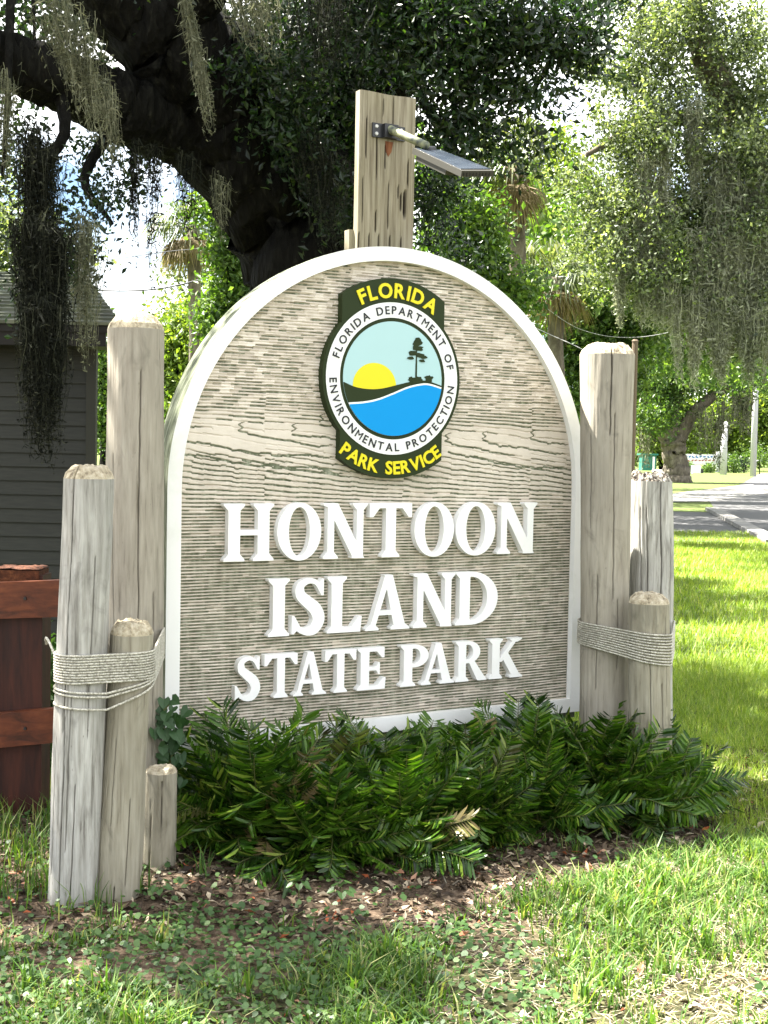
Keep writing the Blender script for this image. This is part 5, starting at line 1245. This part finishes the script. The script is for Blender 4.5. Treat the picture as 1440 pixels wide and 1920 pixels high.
mb = MB(); mb.tube(np.array(vp), .004, 5); mb.build('stem', M_['stalk'], vine)
for i in range(72):
    x_ = 312 + rng.normal() * 17; y_ = 1312 + 170 * rng.random() ** .9; c_ = at(x_, y_, 4.93 + .1 * rng.random())
    mb = MB(); heart(c_, (rng.normal() * .5, -1, .5 + rng.normal() * .4), (rng.normal() * .6, 0, -1), .036 + .026 * rng.random(), mb); mb.build('leaf', M_['vine'], vine)
# shrub seen between the fence post and the leaning post, and weeds at its foot
hs = thing('fence_shrub', gpt(90, 6.6), 'leafy shrub growing behind the red rails', 'shrub')
cloud([pb_(70, 1290, 6.6, 70, 90, 2200), pb_(60, 1440, 6.3, 80, 90, 2200), pb_(-60, 1380, 6.4, 90, 150, 1500)], .05, .25, 8, .6).build('foliage', M_['clover'], hs, kind='stuff')
p = gpt(80, 6.6); mb = MB(); mb.tube([p, p + [0, 0, .4]], [.02, .01], 6); mb.build('stem', M_['bark'], hs)
def seedling(label, x_, y_, s_, n_):
    p = ground_at(x_, y_); p[2] = gz(p[0], p[1]); root = thing('seedling', p, label, 'plant', 'seedlings sprouting in the mulch')
    mb = MB(); mb.tube([p, p + [0, 0, s_ * 1.6]], [.0025, .0015], 5); mb.build('stem', M_['stalk'], root)
    for i in range(n_):
        a = i * 2.4; c_ = p + np.array([math.cos(a) * s_ * .8, math.sin(a) * s_ * .8, s_ * (1.2 + .6 * rng.random())]); mb = MB(); heart(c_, (math.cos(a) * .5, math.sin(a) * .5 - .3, 1), (math.cos(a), math.sin(a), -.2), s_ * .8, mb); mb.build('leaf', M_['clover'], root)
for lb, x_, y_, s_, n_ in [('seedling with rounded leaves in the dark mulch below the shrub skirt', 560, 1690, .035, 7), ('tall-leaved seedling beside a fallen twig', 640, 1700, .04, 6), ('single broad-leaved seedling under the shrub with brown leaves', 1085, 1600, .045, 6), ('lone seedling in the bare mulch below the word STATE', 790, 1640, .03, 6), ('seedling on the sunny rim of the mulch', 940, 1690, .028, 6), ('seedling crowding the foot of the short left post', 300, 1690, .035, 8)]:
    seedling(lb, x_, y_, s_, n_)

# ------------------------------------------------------------------ ground cover
def front_line(x, y):   # metres in front of the sign plane (toward the viewer)
    return (x - P0[0]) * NV[0] + (y - P0[1]) * NV[1]
def bedline(x, y): return front_line(x, y) - (1.40 - .34 * np.clip((x - .2) / .9, 0, 1) - .52 * np.clip((-x - .0) / .6, 0, 1) + .20 * (fbm(x * 3, y * 3, 9., 3) - .5))
def scatter(n, x0, x1, y0, y1, keep):
    x = rng.uniform(x0, x1, n); y = rng.uniform(y0, y1, n); k = keep(x, y) > rng.random(n); return x[k], y[k]
def in_view(x, y, m=.5): return (np.abs(x) < y * .305 + m)
def blades(x, y, hmin, hmax, w, mb, lean=.5, tri=False):
    n = len(x); z = gz(x, y); a = rng.random(n) * 6.283; h_ = rng.uniform(hmin, hmax, n); ln = lean * h_ * rng.random(n)
    b0 = np.c_[x, y, z]; s_ = np.c_[-np.sin(a), np.cos(a), a * 0] * (w * (.7 + .6 * rng.random(n)))[:, None] * .5
    d = np.c_[np.cos(a), np.sin(a), a * 0]; tip = b0 + d * (ln * 1.6)[:, None] + np.c_[a * 0, a * 0, h_]; mid = b0 + d * (ln * .45)[:, None] + np.c_[a * 0, a * 0, h_ * .6]
    if tri: V_ = np.stack([b0 - s_, b0 + s_, tip], 1).reshape(-1, 3); mb.add(V_, [np.arange(n)[:, None] * 3 + np.array([[0, 1, 2]])])
    else:
        V_ = np.stack([b0 - s_, b0 + s_, mid + s_ * .8, mid - s_ * .8, tip], 1).reshape(-1, 3); o = np.arange(n)[:, None] * 5
        mb.add(V_, [o + np.array([[0, 1, 2, 3]]), o + np.array([[3, 2, 4]])])
# litter
mb = MB()
def bed(x, y): f_ = front_line(x, y); return f_
kp = lambda x, y: in_view(x, y) * (y < 7) * np.clip(.10 + .5 * (fbm(x * 2, y * 2, 3., 2) - .4) + (bedline(x, y) < .12) * .9, .06, 1)
x, y = scatter(44000, -2.4, 2.6, 3.2, 7, kp); n = len(x)
a = rng.random(n) * 6.283; L_ = (.008 + .024 * rng.random(n) ** 2); z = gz(x, y) + .004 + .012 * rng.random(n); tl_ = rng.normal(size=n) * .35; cv = rng.random(n) * .35
d = np.c_[np.cos(a), np.sin(a), tl_]; wv = np.c_[-np.sin(a), np.cos(a), rng.normal(size=n) * .35]; c_ = np.c_[x, y, z]
V_ = np.stack([c_ - d * L_[:, None], c_ + wv * L_[:, None] * .38 + np.c_[z * 0, z * 0, cv * L_], c_ + d * L_[:, None], c_ - wv * L_[:, None] * .38 + np.c_[z * 0, z * 0, cv * L_]], 1).reshape(-1, 3)
mb.add(V_, [np.arange(n)[:, None] * 4 + np.array([[0, 1, 2, 3]])]); mb.build('leaf_litter', M_['litter'], kind='stuff', label='brown fallen leaves and mulch in front of the shrubs', cat='leaf litter')
mb = MB()
for i in range(90):
    x_ = rng.uniform(-1.3, 1.7); y_ = rng.uniform(3.5, 5.4); a = rng.random() * 6.28; L1 = .05 + .22 * rng.random() ** 2; z_ = float(gz(x_, y_)) + .01
    mb.tube([(x_, y_, z_), (x_ + math.cos(a) * L1 * .5, y_ + math.sin(a) * L1 * .5, z_ + .012), (x_ + math.cos(a + .3) * L1, y_ + math.sin(a + .3) * L1, z_ + .004)], [.0028, .0024, .0012], 5)
mb.build('twigs', M_['palebark'], kind='stuff', label='scattered thin twigs on the mulch', cat='twigs')
# foreground grass in tufts
mb = MB()
def tufts(nt, x0, x1, y0, y1, keep, per, rad, h0, h1, w):
    x, y = scatter(nt, x0, x1, y0, y1, keep); k = rng.poisson(per, len(x)); X_ = np.repeat(x, k) + rng.normal(size=k.sum()) * rad; Y_ = np.repeat(y, k) + rng.normal(size=k.sum()) * rad
    hh = np.repeat(rng.uniform(.5, 1.1, len(x)), k); return X_, Y_
gk = lambda x, y: in_view(x, y) * np.clip(bedline(x, y) * 7 + .12, .03, 1) * np.clip(fbm(x * 2.6, y * 2.6, 1., 3) * 2.8 - .78, 0, 1)
X_, Y_ = tufts(10500, -1.7, 2.6, 3.2, 6.2, gk, 8, .026, 0, 0, 0); blades(X_, Y_, .02, .075, .0056, mb, 1.1)
X_, Y_ = tufts(420, -1.7, 2.6, 3.2, 5.2, gk, 16, .02, 0, 0, 0); blades(X_, Y_, .06, .13, .0072, mb, .9)
gk2 = lambda x, y: in_view(x, y) * (x < -.9) * (y > 4.0)
X_, Y_ = tufts(700, -2.6, -.8, 4.2, 7.5, gk2, 8, .03, 0, 0, 0); blades(X_, Y_, .05, .14, .005, mb, .6)
mb.build('foreground_grass', M_['grass'], kind='stuff', label='thin patchy grass growing through the litter in the foreground', cat='grass')
mb = MB()
dk = lambda x, y: in_view(x, y) * np.clip((x - .05 + .9 * (fbm(x * 2, y * 2, 6., 3) - .5)) * 1.6, 0, 1) * np.clip(bedline(x, y) * 5, 0, 1)
x, y = scatter(34000, -.6, 2.6, 3.2, 6.4, dk); n = len(x); a = rng.random(n) * 6.283; L_ = .012 + .03 * rng.random(n)
d = np.c_[np.cos(a), np.sin(a), rng.normal(size=n) * .22] * L_[:, None]; wv = np.c_[-np.sin(a), np.cos(a), a * 0] * .0016; c_ = np.c_[x, y, gz(x, y) + .004 + .014 * rng.random(n)]
mb.add(np.stack([c_ - d, c_ + wv, c_ + d, c_ - wv], 1).reshape(-1, 3), [np.arange(n)[:, None] * 4 + np.array([[0, 1, 2, 3]])])
mb.build('dry_grass', M_['straw'], kind='stuff', label='bleached dry grass thatch in the sunny foreground', cat='dry grass')
# low round-leaved ground cover
mb = MB()
ck = lambda x, y: in_view(x, y) * np.clip(fbm(x * 2.2 + 7, y * 2.2, 5., 3) * 3.2 - 1.05 + .8 * (x < .15) - .55 * (x > .5), 0, 1) * np.clip(bedline(x, y) * 5 + .5, .16, 1)
x, y = scatter(26000, -2.4, 2.2, 3.2, 5.6, ck)
x2, y2 = scatter(4200, -2.6, -.9, 4.2, 7.5, lambda x, y: in_view(x, y, .3) * .7); x = np.r_[x, x2]; y = np.r_[y, y2]
n = len(x); z = gz(x, y) + .008 + .030 * rng.random(n); r_ = .0055 + .0085 * rng.random(n); a0_ = rng.random(n) * 6.28
nn = rng.normal(size=(n, 3)) * .35 + np.array([0, -.15, 1]); nn /= np.linalg.norm(nn, axis=1)[:, None]; u_ = np.cross(nn, rand_unit(n)); u_ /= np.linalg.norm(u_, axis=1)[:, None]; v_ = np.cross(nn, u_)
C_ = np.c_[x, y, z]; V_ = [C_ + (u_ * math.cos(q) + v_ * math.sin(q)) * (r_ * (1 if k_ else .55))[:, None] + nn * (0.0 if k_ else 0) for k_, q in enumerate(np.linspace(0, 2 * math.pi, 7, endpoint=False))]
V_ = np.stack(V_, 1).reshape(-1, 3); mb.add(V_, [np.arange(n)[:, None] * 7 + np.arange(7)[None]])
mb.build('ground_cover', M_['clover'], kind='stuff', label='low round-leaved ground cover creeping over the soil', cat='ground cover')
# lawn
mb = MB()
def lawn_ok(x, y): f_ = front_line(x, y); return in_view(x, y, .8) * ((y > 6.2) | (x > 1.25)) * ((f_ < .0) | (x > 1.45) | (x < -1.0)) * (x > -.2) * np.clip((x - 1.05 + (y - 5.) * .9 + .8 * (fbm(x * 3, y * 3, 2., 2) - .5)) * 2.5, 0, 1)
x, y = scatter(150000, -.2, 4.0, 4.6, 10, lawn_ok); blades(x, y, .03, .075, .0045, mb, .8, True)
x, y = scatter(110000, -.2, 8.5, 9.5, 27, lambda x, y: in_view(x, y, .8) * (x > y * .12)); blades(x, y, .05, .10, .012, mb, .8, True)
mb.build('lawn_grass', M_['lawn'], kind='stuff', label='sunlit mown lawn beyond the right-hand posts', cat='grass')
bpy.context.view_layer.update()
